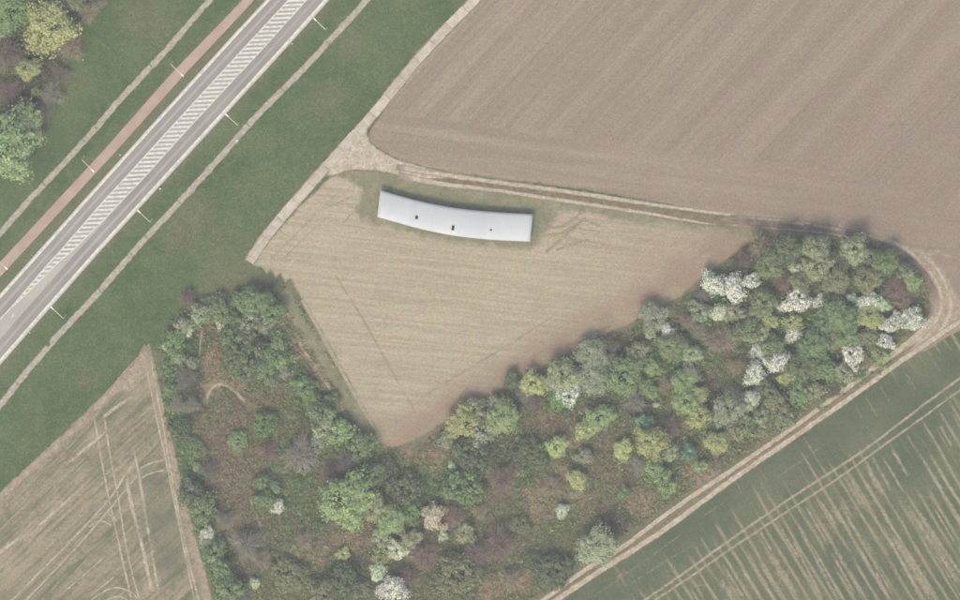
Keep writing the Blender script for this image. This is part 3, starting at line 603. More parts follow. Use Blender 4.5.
# concrete slab track: each slab a piece
b = MB('slab_concrete', .9, .2)
oi = b.ocol(); c = b.mix(b.ramp(b.noise(.5, 4, .7), .35, .68), lin((198, 187, 174)), lin((222, 213, 202)))
wear = b.noise(1, 3, .6, b.dirvec(1, -1.1, .05, 1.1)); c = b.mix(b.ramp(wear, .52, .7, 0, .5), c, lin((182, 168, 148)))
c = b.gain(c, oi.outputs["Random"], .93, 1.06); M_slab = b.done(b.gain(c, b.noise(2.6, 4, .75), .9, 1.1))
TRK = [(600, -140), (475, 0), (445, 30), (415, 62), (391, 92), (368, 121), (350, 140), (332, 160), (300, 196), (265, 237), (249, 262)]
trk = ribbon('slab_track', TRK, 11.5, .05, blended('track_shoulder', c_earth, c_grassmid, .02, .5, .8, .5), seed=61, wob=.2, jagamp=.3, taper=False, label='pale concrete slab farm track beside the green verge', cat='track')
dl = densify(smooth(TRK, 2), 1.0, False); sl = np.concatenate([[0], np.cumsum(np.hypot(*np.diff(dl, axis=0).T))]); tot = sl[-1]
at = lambda s: np.array([np.interp(s, sl, dl[:, 0]), np.interp(s, sl, dl[:, 1])])
s = 60.0
while s < tot - 3:
    L = min(23.5 + random.uniform(-.6, .6), tot - s); p, q = at(s + .35), at(s + L - .35); t = (q - p) / np.hypot(*(q - p)); nrm = np.array([-t[1], t[0]])
    hw = 4.5 + random.uniform(-.25, .25); off = random.uniform(-.35, .35)
    k = 5; loop = [p + t * np.hypot(*(q - p)) * i / k + nrm * (hw + off + random.uniform(-.3, .3)) for i in range(k + 1)] + [q - t * np.hypot(*(q - p)) * i / k - nrm * (hw - off + random.uniform(-.3, .3)) for i in range(k + 1)]
    loop = np.array(loop); n = len(loop); T = G(loop[:, 0], loop[:, 1], .14 + random.uniform(-.015, .015)); B = T.copy(); B[:, 2] = .02
    F = [tuple(range(n)), tuple(range(2 * n - 1, n - 1, -1))] + [(i, i + n, (i + 1) % n + n, (i + 1) % n) for i in range(n)]
    o = mesh('slab', np.vstack([T, B]), F, M_slab, trk)
    bm = bmesh.new(); bm.from_mesh(o.data); bmesh.ops.recalc_face_normals(bm, faces=bm.faces); bm.to_mesh(o.data); bm.free()
    s += L

# ------------------------------------------------------------------ long white shed
b = MB('white_roof_sheet', .45, .4)
c = b.mix(b.ramp(b.noise(.15, 3, .5), .35, .7), lin((214, 219, 229), .65), lin((221, 226, 233), .65)); c = b.mix(b.ramp(b.noise(1, 3, .6, b.dirvec(1, .16, .28, .02)), .4, .65, 0, .5), c, lin((205, 210, 220), .65)); M_roof = b.done(b.gain(c, b.noise(1.5, 3), .985, 1.015))
b = MB('shed_wall', .8); M_wall = b.done(b.gain(lin((150, 150, 150)), b.noise(1.2, 3), .9, 1.1))
b = MB('dark_opening', .6); M_dark = b.done(lin((50, 50, 58)))
b = MB('vent_frame', .6); M_vent = b.done(lin((120, 122, 128)))
EH = 2.1
TOP = smooth([(380.3, 190), (400, 196), (420, 201.2), (445, 206.5), (470, 210), (500, 212.5), (533, 214.2)], 2); BOT = smooth([(377.2, 217), (395, 222), (420, 229), (450, 235.4), (480, 239), (505, 240.6), (530, 241.6)], 2)
NS = 44
def resamp(P, n):
    d = np.concatenate([[0], np.cumsum(np.hypot(*np.diff(P, axis=0).T))]); t = np.linspace(0, d[-1], n); return np.stack([np.interp(t, d, P[:, 0]), np.interp(t, d, P[:, 1])], 1)
T2, B2 = resamp(TOP, NS), resamp(BOT, NS)
Tn, Bn = G(T2[:, 0], T2[:, 1], EH), G(B2[:, 0], B2[:, 1], EH)
mid = (Tn + Bn) / 2; shed = empty('long_shed', (mid[NS // 2][0], mid[NS // 2][1], 0)); tag(shed, 'long low white-roofed shed with a gently bent plan in the stubble field', 'shed')
so = np.array(shed.location)
NA = 11
def roof_z(t): return EH + .42 * (1 - (2 * t - 1) ** 2)
V = []; 
for i in range(NS):
    for j in range(NA):
        t = j / (NA - 1); p = Tn[i] * (1 - t) + Bn[i] * t; V.append((p[0], p[1], roof_z(t)))
for i in range(NS):
    for j in range(NA):
        t = j / (NA - 1); p = Tn[i] * (1 - t) + Bn[i] * t; V.append((p[0], p[1], roof_z(t) - .12))
idx = lambda i, j, l=0: l * NS * NA + i * NA + j
F = []
for i in range(NS - 1):
    for j in range(NA - 1):
        F.append((idx(i, j), idx(i, j + 1), idx(i + 1, j + 1), idx(i + 1, j))); F.append((idx(i, j, 1), idx(i + 1, j, 1), idx(i + 1, j + 1, 1), idx(i, j + 1, 1)))
for i in range(NS - 1):
    for j in (0, NA - 1): F.append((idx(i, j), idx(i + 1, j), idx(i + 1, j, 1), idx(i, j, 1)))
for j in range(NA - 1):
    for i in (0, NS - 1): F.append((idx(i, j), idx(i, j + 1), idx(i, j + 1, 1), idx(i, j, 1)))
roof = mesh('roof', np.array(V) - so, F, M_roof, shed)
bm = bmesh.new(); bm.from_mesh(roof.data); bmesh.ops.recalc_face_normals(bm, faces=bm.faces)
for f in bm.faces: f.smooth = abs(f.normal.z) > .5
bm.to_mesh(roof.data); bm.free()
def wall(P):       # P: list of (x,y,ztop): thin wall standing on the ground
    P = np.array(P); n = len(P); t = np.gradient(P[:, :2], axis=0); nr = np.stack([-t[:, 1], t[:, 0]], 1); nr /= np.hypot(*nr.T)[:, None]
    V = []
    for s in (-.06, .06):
        for zz in (0, 1):
            V += [(P[i, 0] + nr[i, 0] * s, P[i, 1] + nr[i, 1] * s, P[i, 2] * zz) for i in range(n)]
    F = []
    for i in range(n - 1):
        F += [(i, i + 1, n + i + 1, n + i), (2 * n + i, 3 * n + i, 3 * n + i + 1, 2 * n + i + 1), (n + i, n + i + 1, 3 * n + i + 1, 3 * n + i)]
    F += [(0, n, 3 * n, 2 * n), (n - 1, 3 * n - 1, 4 * n - 1, 2 * n - 1)]
    return mesh('wall', np.array(V) - so, F, M_wall, shed)
ins = .035
wall([(*(Tn[i] * (1 - ins) + Bn[i] * ins)[:2], EH + .0) for i in range(1, NS - 1)])
wall([(*(Tn[i] * ins + Bn[i] * (1 - ins))[:2], EH + .0) for i in range(1, NS - 1)])
for i in (1, NS - 2):
    wall([(*(Tn[i] * (1 - t) + Bn[i] * t)[:2], roof_z(t) - .15) for t in np.linspace(ins + .012, 1 - ins - .012, 9)])
def on_roof(px, py):
    z = EH + .3
    for _ in range(6):
        P = G(px, py, z); d = np.hypot(mid[:, 0] - P[0], mid[:, 1] - P[1]); i = int(d.argmin()); a, c_ = Tn[i][:2], Bn[i][:2]
        t = np.clip(((P[:2] - a) @ (c_ - a)) / ((c_ - a) @ (c_ - a)), 0, 1); z = roof_z(t)
    return P[0], P[1], z, i
def box_bm(bm, cx, cy, cz, sx, sy, sz, ang=0):
    r = bmesh.ops.create_cube(bm, size=1); M = Matrix.Translation((cx, cy, cz)) @ Matrix.Rotation(ang, 4, 'Z') @ Matrix.Diagonal((sx, sy, sz, 1)); bmesh.ops.transform(bm, matrix=M, verts=r['verts']); return r['verts']
def bm_obj(name, bm, mat, parent=None, bevel=0):
    if bevel: bmesh.ops.bevel(bm, geom=bm.edges[:], offset=bevel, segments=2, affect='EDGES')
    me = bpy.data.meshes.new(name); bm.to_mesh(me); bm.free(); me.materials.append(mat); return link(name, me, parent)
for px, py, a, b2 in [(416.6, 217.4, .75, 1.05), (453.0, 227.8, .75, 1.45), (491, 230, .5, .55)]:
    x, y, z, i = on_roof(px, py)
    bm = bmesh.new(); ang = math.atan2(*(mid[i + 1] - mid[i - 1])[[1, 0]])
    box_bm(bm, x - so[0], y - so[1], z - .02, a, b2, .2, ang); v = bm_obj('roof_vent', bm, M_vent, shed, .03)
    bm = bmesh.new(); box_bm(bm, x - so[0], y - so[1], z + .085, a * .86, b2 * .88, .04, ang); bm_obj('dark_opening', bm, M_dark, v)
x, y, z, i = on_roof(380.6, 203.5)
bm = bmesh.new(); box_bm(bm, x - so[0], y - so[1], z + .02, .35, .7, .14); bm_obj('ridge_cap', bm, M_paint, shed, .03)

# ------------------------------------------------------------------ street lamps
b = MB('galvanised_steel', .45, .5); b.b.inputs["Metallic"].default_value = .0; M_steel = b.done(b.gain(lin((205, 206, 203), .9), b.noise(3, 2), .95, 1.05))
b = MB('lamp_white', .4, .4); M_lamp = b.done(lin((250, 250, 246), .85))
b = MB('lamp_glass', .2, .5); M_glass = b.done(lin((180, 184, 182)))
LH = 10.0
def tube(bm, pts, radii, seg=8):
    rings = []
    for i, (p, r) in enumerate(zip(pts, radii)):
        d = Vector(pts[min(i + 1, len(pts) - 1)]) - Vector(pts[max(i - 1, 0)]); q = d.to_track_quat('Z', 'Y')
        rings.append([bm.verts.new(Vector(p) + q @ Vector((math.cos(2 * math.pi * k / seg) * r, math.sin(2 * math.pi * k / seg) * r, 0))) for k in range(seg)])
    for a, c_ in zip(rings, rings[1:]):
        for k in range(seg): bm.faces.new((a[k], a[(k + 1) % seg], c_[(k + 1) % seg], c_[k]))
    bm.faces.new(rings[0][::-1]); bm.faces.new(rings[-1])
LAMPS = [((315, 19.5), (326, 30), 'street lamp at the top of the road, field side'), ((227, 115.5), (237.8, 125.3), 'second street lamp down the field side of the road'),
         ((139, 211.7), (150.3, 222.2), 'third street lamp down the field side of the road'), ((52, 308), (63.6, 318.7), 'lowest street lamp on the field side, near the left edge'),
         ((182, 75), (170.6, 64.2), 'upper street lamp reaching over the pink cycle path'), ((92.6, 170.7), (81.8, 159.6), 'middle street lamp reaching over the pink cycle path'), ((6, 268.2), (-5, 257), 'street lamp over the cycle path at the left picture edge')]
for (hx, hy), (ex, ey), lb in LAMPS:
    H = G(hx, hy, LH + .25); E = G(ex, ey, LH); d = H - E; d[2] = 0; L = np.hypot(*d[:2]); ang = math.atan2(d[1], d[0])
    r = empty('street_lamp', (E[0], E[1], 0)); r.rotation_euler = (0, 0, ang); tag(r, 'grey steel ' + lb, 'street lamp', 'street lamps along the main road')
    bm = bmesh.new(); tube(bm, [(0, 0, 0), (0, 0, .9), (0, 0, .95), (0, 0, 5), (0, 0, LH - .5)], [.17, .17, .13, .115, .1]); bm_obj('pole', bm, M_steel, r)
    bm = bmesh.new(); tube(bm, [(0, 0, LH - .5), (.05, 0, LH - .2), (.25, 0, LH), (L * .5, 0, LH + .15), (L - .5, 0, LH + .25)], [.1, .1, .1, .095, .085]); bm_obj('arm', bm, M_steel, r)
    bm = bmesh.new(); vs = box_bm(bm, L, 0, LH + .27, 1.15, .46, .2)
    for v in vs:
        if v.co.x < L: v.co.y *= .6
        if v.co.z > LH + .27: v.co.y *= .8
    hd = bm_obj('lamp_head', bm, M_lamp, r, .05)
    bm = bmesh.new(); vs = box_bm(bm, L + .12, 0, LH + .14, .7, .34, .08); bm_obj('lens', bm, M_glass, hd, .02)
    bm = bmesh.new(); box_bm(bm, 0.0, .118, 1.2, .1, .02, .35); bm_obj('service_door', bm, M_steel, r)
# roadside marker posts
b = MB('red_reflector', .4); M_red = b.done(lin((170, 60, 50)))
POSTS = [(160, 189, .42, 'stout white marker post on the verge above the third lamp'), (292, 44, .3, 'white marker post just below the top street lamp'), (120, 155, .26, 'white marker post left of the road by the cycle path'), (237, 140.5, .36, 'white marker post standing on the drainage channel'), (29.5, 333, .26, 'white marker post near the lower left road edge'), (83, 60, .26, 'lone white post in the grass by the copse')]
for px, py, sz, lb in POSTS:
    p = G(px, py, 1.0); r = empty('marker_post', (p[0], p[1], 0)); tag(r, lb, 'marker post', 'white marker posts')
    bm = bmesh.new(); vs = box_bm(bm, 0, 0, .48, sz, sz * .7, 1.0); bm_obj('post', bm, M_lamp, r, .03)
    bm = bmesh.new(); vs = box_bm(bm, 0, 0, .78, sz + .012, sz * .7 + .012, .16); bm_obj('reflector_band', bm, M_red, r)
    bm = bmesh.new(); vs = box_bm(bm, 0, 0, 1.0, sz + .04, sz * .7 + .04, .06); bm_obj('cap', bm, M_lamp, r, .02)

# ------------------------------------------------------------------ vegetation
def leaf_mat(name, trans=.25, altc=(120, 132, 92)):
    b = MB(name, .8, .1)
    oi = b.ocol(); tint = oi.outputs["Color"]; lc = b.attr('leaf'); alt = b.attr('alt')
    n = b.N.new("ShaderNodeVectorMath"); n.operation = 'SCALE'; b.L.new(tint, n.inputs[0]); b.put(n.inputs[3], b.ramp(lc, 0, 1, .74, 1.22))
    col = b.mix(alt, n.outputs[0], lin(altc))
    b.put(b.b.inputs["Base Color"], col)
    tr = b.N.new("ShaderNodeBsdfTranslucent"); b.put(tr.inputs[0], col)
    mx = b.N.new("ShaderNodeMixShader"); mx.inputs[0].default_value = trans; b.L.new(b.b.outputs[0], mx.inputs[1]); b.L.new(tr.outputs[0], mx.inputs[2])
    b.L.new(mx.outputs[0], b.N["Material Output"].inputs["Surface"]); return b.m
M_leaf = leaf_mat('leaf', .38); M_blossom = leaf_mat('blossom', .35, (176, 184, 150))
b = MB('twig', .9); oi = b.ocol(); n = b.N.new("ShaderNodeVectorMath"); n.operation = 'SCALE'; b.L.new(oi.outputs["Color"], n.inputs[0]); b.put(n.inputs[3], b.ramp(b.attr('leaf'), 0, 1, .7, 1.25)); M_twig = b.done(n.outputs[0])
b = MB('bark', .95); M_bark = b.done(b.gain(lin((104, 92, 80)), b.noise(4, 3), .7, 1.2))

def quads(C, Nn, S, rng, aspect=1.0):
    """leaf-sized rhombi at C facing Nn"""
    n = len(C); Nn = Nn / np.maximum(np.linalg.norm(Nn, axis=1)[:, None], 1e-6)
    up = rng.normal(size=(n, 3)); T = np.cross(Nn, up); T /= np.maximum(np.linalg.norm(T, axis=1)[:, None], 1e-6); B = np.cross(Nn, T)
    S = S[:, None]
    V = np.stack([C + T * S, C + B * S * aspect, C - T * S, C - B * S * aspect], 1).reshape(-1, 3)
    return V
def quad_mesh(name, V, mat, leaf=None, alt=None, col=None):
    n = len(V) // 4; me = bpy.data.meshes.new(name); me.vertices.add(len(V)); me.vertices.foreach_set('co', V.astype(np.float32).ravel())
    me.loops.add(n * 4); me.loops.foreach_set('vertex_index', np.arange(n * 4, dtype=np.int32)); me.polygons.add(n); me.polygons.foreach_set('loop_start', np.arange(0, n * 4, 4, dtype=np.int32))
    me.update(calc_edges=True)
    for nm, a in (('leaf', leaf), ('alt', alt)):
        if a is not None: at = me.attributes.new(nm, 'FLOAT', 'POINT'); at.data.foreach_set('value', np.repeat(a, 4).astype(np.float32))
    if col is not None:
        at = me.attributes.new('tint', 'FLOAT_COLOR', 'POINT'); at.data.foreach_set('color', np.repeat(np.c_[col, np.ones(n)], 4, 0).astype(np.float32).ravel())
    me.materials.append(mat); return me
def crown_mesh(name, seed, mat, puffs=70, per=70, psize=(.16, .3), ls=.055, altp=0.0, cz=1.05, hz=.8, lump=.28, flat=.35):
    rng = np.random.default_rng(seed)
    ph = rng.uniform(0, 6.28, 6)
    C = []; N = []; Lf = []; A = []
    for k in range(puffs):
        th = rng.uniform(0, 2 * math.pi); zz = rng.uniform(-.45, 1.0); rr = math.sqrt(max(0, 1 - min(1, abs(zz)) ** 2)) if zz > 0 else .95
        shell = rng.uniform(.5, 1.0) ** .5
        edge = 1 + lump * (math.sin(2 * th + ph[0]) * .35 + math.sin(3 * th + ph[1]) * .45 + math.sin(5 * th + ph[2]) * .35)
        pr = rng.uniform(*psize)
        pc = np.array([math.cos(th) * rr * (1 - pr * .8) * shell * edge, math.sin(th) * rr * (1 - pr * .8) * shell * edge, cz + zz * hz * .8 * (shell if zz > 0 else 1)])
        m = int(per * rng.uniform(.6, 1.3)); d = rng.normal(size=(m, 3)); d[:, 2] += .35; d /= np.linalg.norm(d, axis=1)[:, None]
        r3 = pr * rng.uniform(.55, 1.08, m)[:, None]
        C.append(pc + d * r3 * np.array([1, 1, .85])); N.append(d + rng.normal(size=(m, 3)) * .55 + np.array([0, 0, flat]))
        base = rng.uniform(.25, .75); Lf.append(np.clip(base + rng.normal(size=m) * .18, 0, 1)); A.append((rng.random(m) < altp * rng.uniform(.2, 1.8)).astype(float))
    m = int(len(Lf) * per * .16); d = rng.normal(size=(m, 3)); d[:, 2] = np.abs(d[:, 2]) * .9; d /= np.linalg.norm(d, axis=1)[:, None]; th = np.arctan2(d[:, 1], d[:, 0])
    ed = 1 + lump * (np.sin(2 * th + ph[0]) * .35 + np.sin(3 * th + ph[1]) * .45 + np.sin(5 * th + ph[2]) * .35)
    C.append(d * (rng.uniform(.75, 1.12, m) * ed)[:, None] * np.array([1, 1, hz * .95]) + np.array([0, 0, cz - .12])); N.append(d + rng.normal(size=(m, 3))); Lf.append(rng.uniform(.2, .8, m)); A.append((rng.random(m) < altp).astype(float))
    C = np.vstack(C); N = np.vstack(N); S = ls * rng.uniform(.6, 1.35, len(C))
    return quad_mesh(name, quads(C, N, S, rng, .7), mat, np.concatenate(Lf), np.concatenate(A))
def trunk_mesh(name, seed, top=1.1, r0=.075, limbs=6):
    rng = random.Random(seed); bm = bmesh.new(); pts = [(0, 0, -.05), (rng.uniform(-.03, .03), rng.uniform(-.03, .03), top * .4), (rng.uniform(-.06, .06), rng.uniform(-.06, .06), top * .75), (rng.uniform(-.06, .06), rng.uniform(-.06, .06), top)]
    tube(bm, pts, [r0 * 1.3, r0, r0 * .7, r0 * .35], 6)
    for k in range(limbs):
        a = 2 * math.pi * (k + rng.uniform(-.3, .3)) / limbs; z0 = top * rng.uniform(.35, .75); L = rng.uniform(.45, .7); rise = rng.uniform(.2, .5)
        tube(bm, [(0, 0, z0), (math.cos(a) * L * .45, math.sin(a) * L * .45, z0 + rise * .6), (math.cos(a + .2) * L, math.sin(a + .2) * L, z0 + rise)], [r0 * .5, r0 * .32, r0 * .12], 5)
    me = bpy.data.meshes.new(name); bm.to_mesh(me); bm.free(); me.materials.append(M_bark); return me
def bare_mesh(name, seed, n=620, cz=.95):
    """leafless twigs: thin ribbons fanning from the limbs"""
    rng = np.random.default_rng(seed); V = []; Lf = []
    for k in range(n):
        a = rng.uniform(0, 6.283); el = rng.uniform(.05, 1.45); r = rng.uniform(.35, 1.0); wob = 1 + .2 * math.sin(3 * a + seed)
        e = np.array([math.cos(a) * math.cos(el) * r * wob, math.sin(a) * math.cos(el) * r * wob, .35 + math.sin(el) * r * .95])
        s = e * np.array([.35, .35, 1]) * rng.uniform(.4, .85) + np.array([0, 0, .08]); s += rng.normal(size=3) * .05
        m = (s + e) / 2 + rng.normal(size=3) * .06; wd = rng.uniform(.009, .018)
        for p, q, w0, w1 in ((s, m, wd, wd * .7), (m, e, wd * .7, wd * .25)):
            d = q - p; sd_ = np.cross(d, rng.normal(size=3)); sd_ /= max(np.linalg.norm(sd_), 1e-6)
            V += [p - sd_ * w0, p + sd_ * w0, q + sd_ * w1, q - sd_ * w1]; Lf.append(rng.random())
        for _ in range(2):
            q = e + rng.normal(size=3) * .13; sd_ = np.cross(q - m, rng.normal(size=3)); sd_ /= max(np.linalg.norm(sd_), 1e-6)
            V += [m - sd_ * wd * .5, m + sd_ * wd * .5, q + sd_ * .004, q - sd_ * .004]; Lf.append(rng.random())
    return quad_mesh(name, np.array(V), M_twig, np.array(Lf))
def crown_set(nm, mat, k, **kw): return [crown_mesh(nm, 50 + i * 7 + len(nm), mat, **kw) for i in range(k)]
PROTO = {
    'L': crown_set('crown', M_leaf, 5, puffs=95, per=62, psize=(.13, .24), ls=.05, lump=.3),
    'S': crown_set('foliage', M_leaf, 4, puffs=42, per=52, psize=(.2, .36), ls=.085, cz=.62, hz=.6, lump=.4),
    'M': crown_set('mound', M_leaf, 3, puffs=130, per=50, psize=(.1, .2), ls=.05, cz=.35, hz=.38, lump=.3),
    'B': crown_set('blossom', M_blossom, 4, puffs=75, per=60, psize=(.14, .27), ls=.065, altp=.3, lump=.4, flat=1.7),
    'T': [bare_mesh('twigs', 90 + i) for i in range(4)],
}
TRUNKS = {'L': [trunk_mesh('trunk', 1), trunk_mesh('trunk', 2)], 'B': [trunk_mesh('trunk', 3)], 'S': [trunk_mesh('stem', 4, .6, .05, 5)], 'M': [trunk_mesh('stem', 5, .4, .05, 5)], 'T': [trunk_mesh('trunk', 6, 1.0, .06, 8), trunk_mesh('trunk', 7, 1.0, .06, 9)]}
ZC_ = {'L': 1.35, 'B': 1.3, 'S': .8, 'M': .45, 'T': .9}
COLS = {'yellow-green': (160, 166, 106), 'bright yellow-green': (172, 180, 116), 'light green': (142, 164, 108), 'pale green': (152, 164, 128), 'grey-green': (140, 150, 122), 'bright green': (118, 152, 92), 'mid green': (122, 144, 96), 'dark green': (110, 126, 90), 'olive': (132, 138, 100), 'pale olive': (150, 154, 118), 'blue-green': (120, 150, 118),
        'white': (226, 226, 212), 'greenish white': (206, 212, 188), 'greyish white': (184, 188, 170), 'pinkish tan': (186, 170, 152), 'whitish green': (182, 194, 168),
        'brown': (128, 112, 100), 'tan': (154, 138, 116), 'grey': (142, 138, 122), 'reddish brown': (138, 114, 102), 'dark grey': (124, 117, 105)}
TREES = """
48 28 23 L yellow-green|12 10 18 L bright green|68 0 13 L olive|28 69 11 L yellow-green|6 52 19 T brown|8 92 15 T brown|24 127 19 L light green|6 149 28 L light green|36 92 5 S light green|52 94 14 T grey|72 48 14 T tan|24 108 13 T dark grey|88 12 12 T tan|-4 28 15 L mid green|60 74 11 T brown|44 110 12 T dark grey|102 3 5 T grey
200 314 9 S pale green|182 327 9 S pale green|174 342 11 S bright green|189 332 4 S greenish white|166 347 4 S whitish green|179 358 6 S pale green|222 323 6 S greenish white|236 322 8 S bright green|220 311 11 S mid green|256 301 13 L mid green|272 313 12 S mid green|250 321 11 S grey-green|265 325 8 S grey-green|243 351 25 M dark green|278 348 9 S light green|241 302 9 S mid green|188 298 10 T brown|208 303 8 T grey|222 300 9 T dark grey
275 358 11 S bright green|266 371 11 S mid green|304 387 10 S bright green|265 424 13 M bright green|192 363 6 S grey-green|170 388 6 S mid green|186 378 13 T dark grey|311 398 9 S bright green|273 381 9 T grey|178 405 10 T grey|284 372 6 S grey-green|180 430 12 M dark green|192 405 9 T grey
323 428 11 S pale green|335 433 10 S mid green|300 455 21 T grey|303 468 6 S grey-green|262 482 7 S mid green|275 487 6 S blue-green|264 500 9 S mid green|278 507 7 B white|203 508 13 S mid green|197 467 4 S pale green|190 492 11 S dark green|238 441 10 M light green|318 443 9 S grey-green|208 470 11 T dark grey|196 448 10 M mid green|268 452 12 T reddish brown
207 533 7.5 B greyish white|206 542 6 S pale green|215 553 11 S mid green|221 568 10 S mid green|229 589 13 S mid green|246 545 18 T grey|255 583 5 S whitish green|233 597 4 S whitish green|290 576 18 M olive|322 594 13 S olive|225 520 11 T grey|262 560 12 T tan|305 540 10 T tan|240 597 10 T dark grey
322 414 13 S mid green|340 432 12 S light green|360 448 13 S mid green|348 462 15 T dark grey|374 475 12 S mid green|347 501 25 L light green|373 507 13 L pale olive|406 490 19 M dark green|388 466 10 M dark green|331 474 11 T brown|332 400 7 S mid green
391 521 13 L light green|381 537 9 S pale green|410 513 10 S bright green|397 550 9 S whitish green|412 539 9 S pale olive|433 516 12 B pinkish tan|444 527 5 B pinkish tan|443 536 5 S whitish green|343 554 6 S bright yellow-green|381 557 10 M yellow-green|392 589 14 B white|378 572 8 S whitish green|458 574 23 M olive|465 533 9 S pale olive|425 556 16 T reddish brown|410 578 11 T brown|345 580 16 M dark green|455 515 11 T reddish brown|360 590 12 M olive
462 423 15 L yellow-green|474 410 11 S pale green|502 418 15 L light green|496 405 9 S pale green|484 431 13 S grey-green|533 384 12 L bright yellow-green|562 376 16 L pale green|569 392 13 B whitish green|558 399 10 S bright green|512 381 8 S dark green|592 354 14 L grey-green|592 378 15 L grey-green|585 430 9 S bright yellow-green|525 395 9 T grey|447 440 8 S grey-green|535 402 8 T brown
557 447 10 L bright yellow-green|577 480 9 L bright yellow-green|562 511 7 B whitish green|520 471 5 S pale green|472 455 18 M dark green|530 456 18 M dark green|464 487 20 M mid green|584 456 8 S grey-green|452 466 4 S whitish green|503 478 16 T reddish brown|553 488 12 T tan|480 512 9 T tan
553 572 20 M dark green|497 545 20 T reddish brown|480 555 16 T brown|597 547 18 L pale green|535 560 10 M dark green|520 525 10 M olive|510 580 13 T tan
654 316 13 L grey-green|651 331 7 S pale green|667 331 8 B white|638 352 10 L pale olive|624 376 18 L mid green|672 347 13 L mid green|692 354 9 L pale green|653 368 9 S light green|683 382 11 L light green|696 395 10 L yellow-green|691 373 9 S grey-green|687 321 9 T tan|700 311 10 S grey-green|699 331 9 T grey|718 312 8 S whitish green|611 346 10 T dark grey|649 389 9 S mid green|713 341 12 T tan|635 402 13 T grey|664 385 9 T tan|612 362 8 S grey-green
687 403 14 L light green|699 417 11 L yellow-green|600 418 13 L light green|587 430 8 S yellow-green|643 424 9 S blue-green|652 443 15 L yellow-green|623 450 9 L bright yellow-green|671 453 8 S pale green|689 453 8 S blue-green|700 466 7 S light green|717 443 11 L yellow-green|654 468 9 S light green|668 487 9 S light green|656 405 3 B greyish white|728 410 15 L grey-green|624 492 6 S bright green|714 467 9 T tan|670 425 12 T brown|662 478 9 S light green|640 465 9 T grey|735 430 10 S olive
714 284 12 B greenish white|732 288 14 B white|751 281 9 B greenish white|798 300 13 B white|819 302 7 B white|782 307 5 B greenish white|796 268 6 S whitish green|770 264 13 L mid green|720 313 8 B greyish white|735 312 9 S pale olive|702 296 8 T grey|763 304 13 L mid green|783 281 11 T reddish brown|788 250 14 L dark green|761 246 14 T tan|793 322 9 S yellow-green|770 320 8 S yellow-green|745 258 10 T brown|748 313 9 T dark grey
793 335 8 B white|759 351 9 B greyish white|777 362 12 B white|755 374 12 B greenish white|762 334 9 S pale green|787 376 9 S yellow-green|830 341 11 L olive|813 346 14 L mid green|804 366 14 L dark green|722 342 14 T tan|853 356 12 B white|815 391 9 S pale olive|751 400 9 S whitish green|733 396 12 T grey|776 402 12 S olive|735 366 9 T tan|822 369 12 S mid green|799 393 11 S mid green|845 372 10 S pale olive|785 417 11 S olive|764 386 9 S dark green|834 392 8 T brown|762 416 9 S grey-green|745 425 11 S mid green
816 249 13 L pale olive|818 266 14 L pale olive|855 250 13 L pale green|871 256 8 S grey-green|886 262 12 L mid green|868 279 13 L olive|913 283 8 L light green|836 281 12 L olive|869 302 11 B greenish white|852 298 5 S whitish green|883 305 7 S whitish green|889 325 8 B white|886 342 8.5 B white|912 319 13 B greyish white|899 320 9 B greyish white|870 317 12 L yellow-green|840 315 14 L mid green|826 322 12 L mid green|896 290 13 T reddish brown|905 306 9 T tan|801 283 11 L olive|830 301 10 S dark green|846 332 13 L mid green|866 337 10 S olive|750 331 11 S mid green|735 335 9 S olive|773 346 10 S mid green|906 271 8 S grey-green|880 355 9 S light green|845 262 9 T grey|870 362 8 T tan
"""
ITEMS = []
for tok in TREES.replace('\n', '|').split('|'):
    tok = tok.strip()
    if not tok: continue
    x, y, r, k, c = tok.split(None, 4); ITEMS.append([float(x), float(y), float(r), k, c])
LM = [((455, 215), 'the white shed'), ((149, 345), 'the triangular field tip'), ((390, 447), 'the stubble field corner'), ((217, 388), 'the hooked footpath'), ((243, 351), 'the dark green mound'), ((278, 507), 'the small white tree'),
      ((347, 501), 'the big light green tree'), ((433, 516), 'the pinkish tan tree'), ((392, 589), 'the bottom white tree'), ((533, 384), 'the yellow tree on the stubble edge'), ((597, 547), 'the round tree by the track'), ((652, 443), 'the mid-thicket yellow tree'),
      ((667, 331), 'the lone white tree'), ((726, 287), 'the big white pair'), ((798, 300), 'the eastern white clump'), ((768, 364), 'the white trio'), ((853, 356), 'the white tree by the track'), ((905, 320), 'the bare turning bend'), ((855, 250), 'the pale northern crown'), ((207, 533), 'the western greyish white tree'), ((48, 28), 'the corner copse crown'), ((6, 140), 'the left-edge green crowns'), ((592, 366), 'the grey-green stubble-edge crowns'), ((482, 418), 'the clump by the stubble corner'), ((562, 511), 'the small whitish tree'), ((553, 572), 'the dark bottom mounds')]
KN = {'L': 'leafy tree', 'S': 'shrub', 'M': 'low bush', 'B': 'blossoming tree', 'T': 'bare twiggy tree'}
ON = {'L': 'leafy_tree', 'S': 'shrub', 'M': 'low_bush', 'B': 'blossom_tree', 'T': 'bare_tree'}
CATS = {'L': 'tree', 'S': 'shrub', 'M': 'bush', 'B': 'tree', 'T': 'tree'}
def size_word(k, r):
    a, b_ = {'L': (10, 15), 'S': (6, 10), 'M': (11, 19), 'B': (7.6, 11.5), 'T': (10.5, 15)}[k]
    return 'small' if r < a else ('large' if r > b_ else 'middling')
keys = []
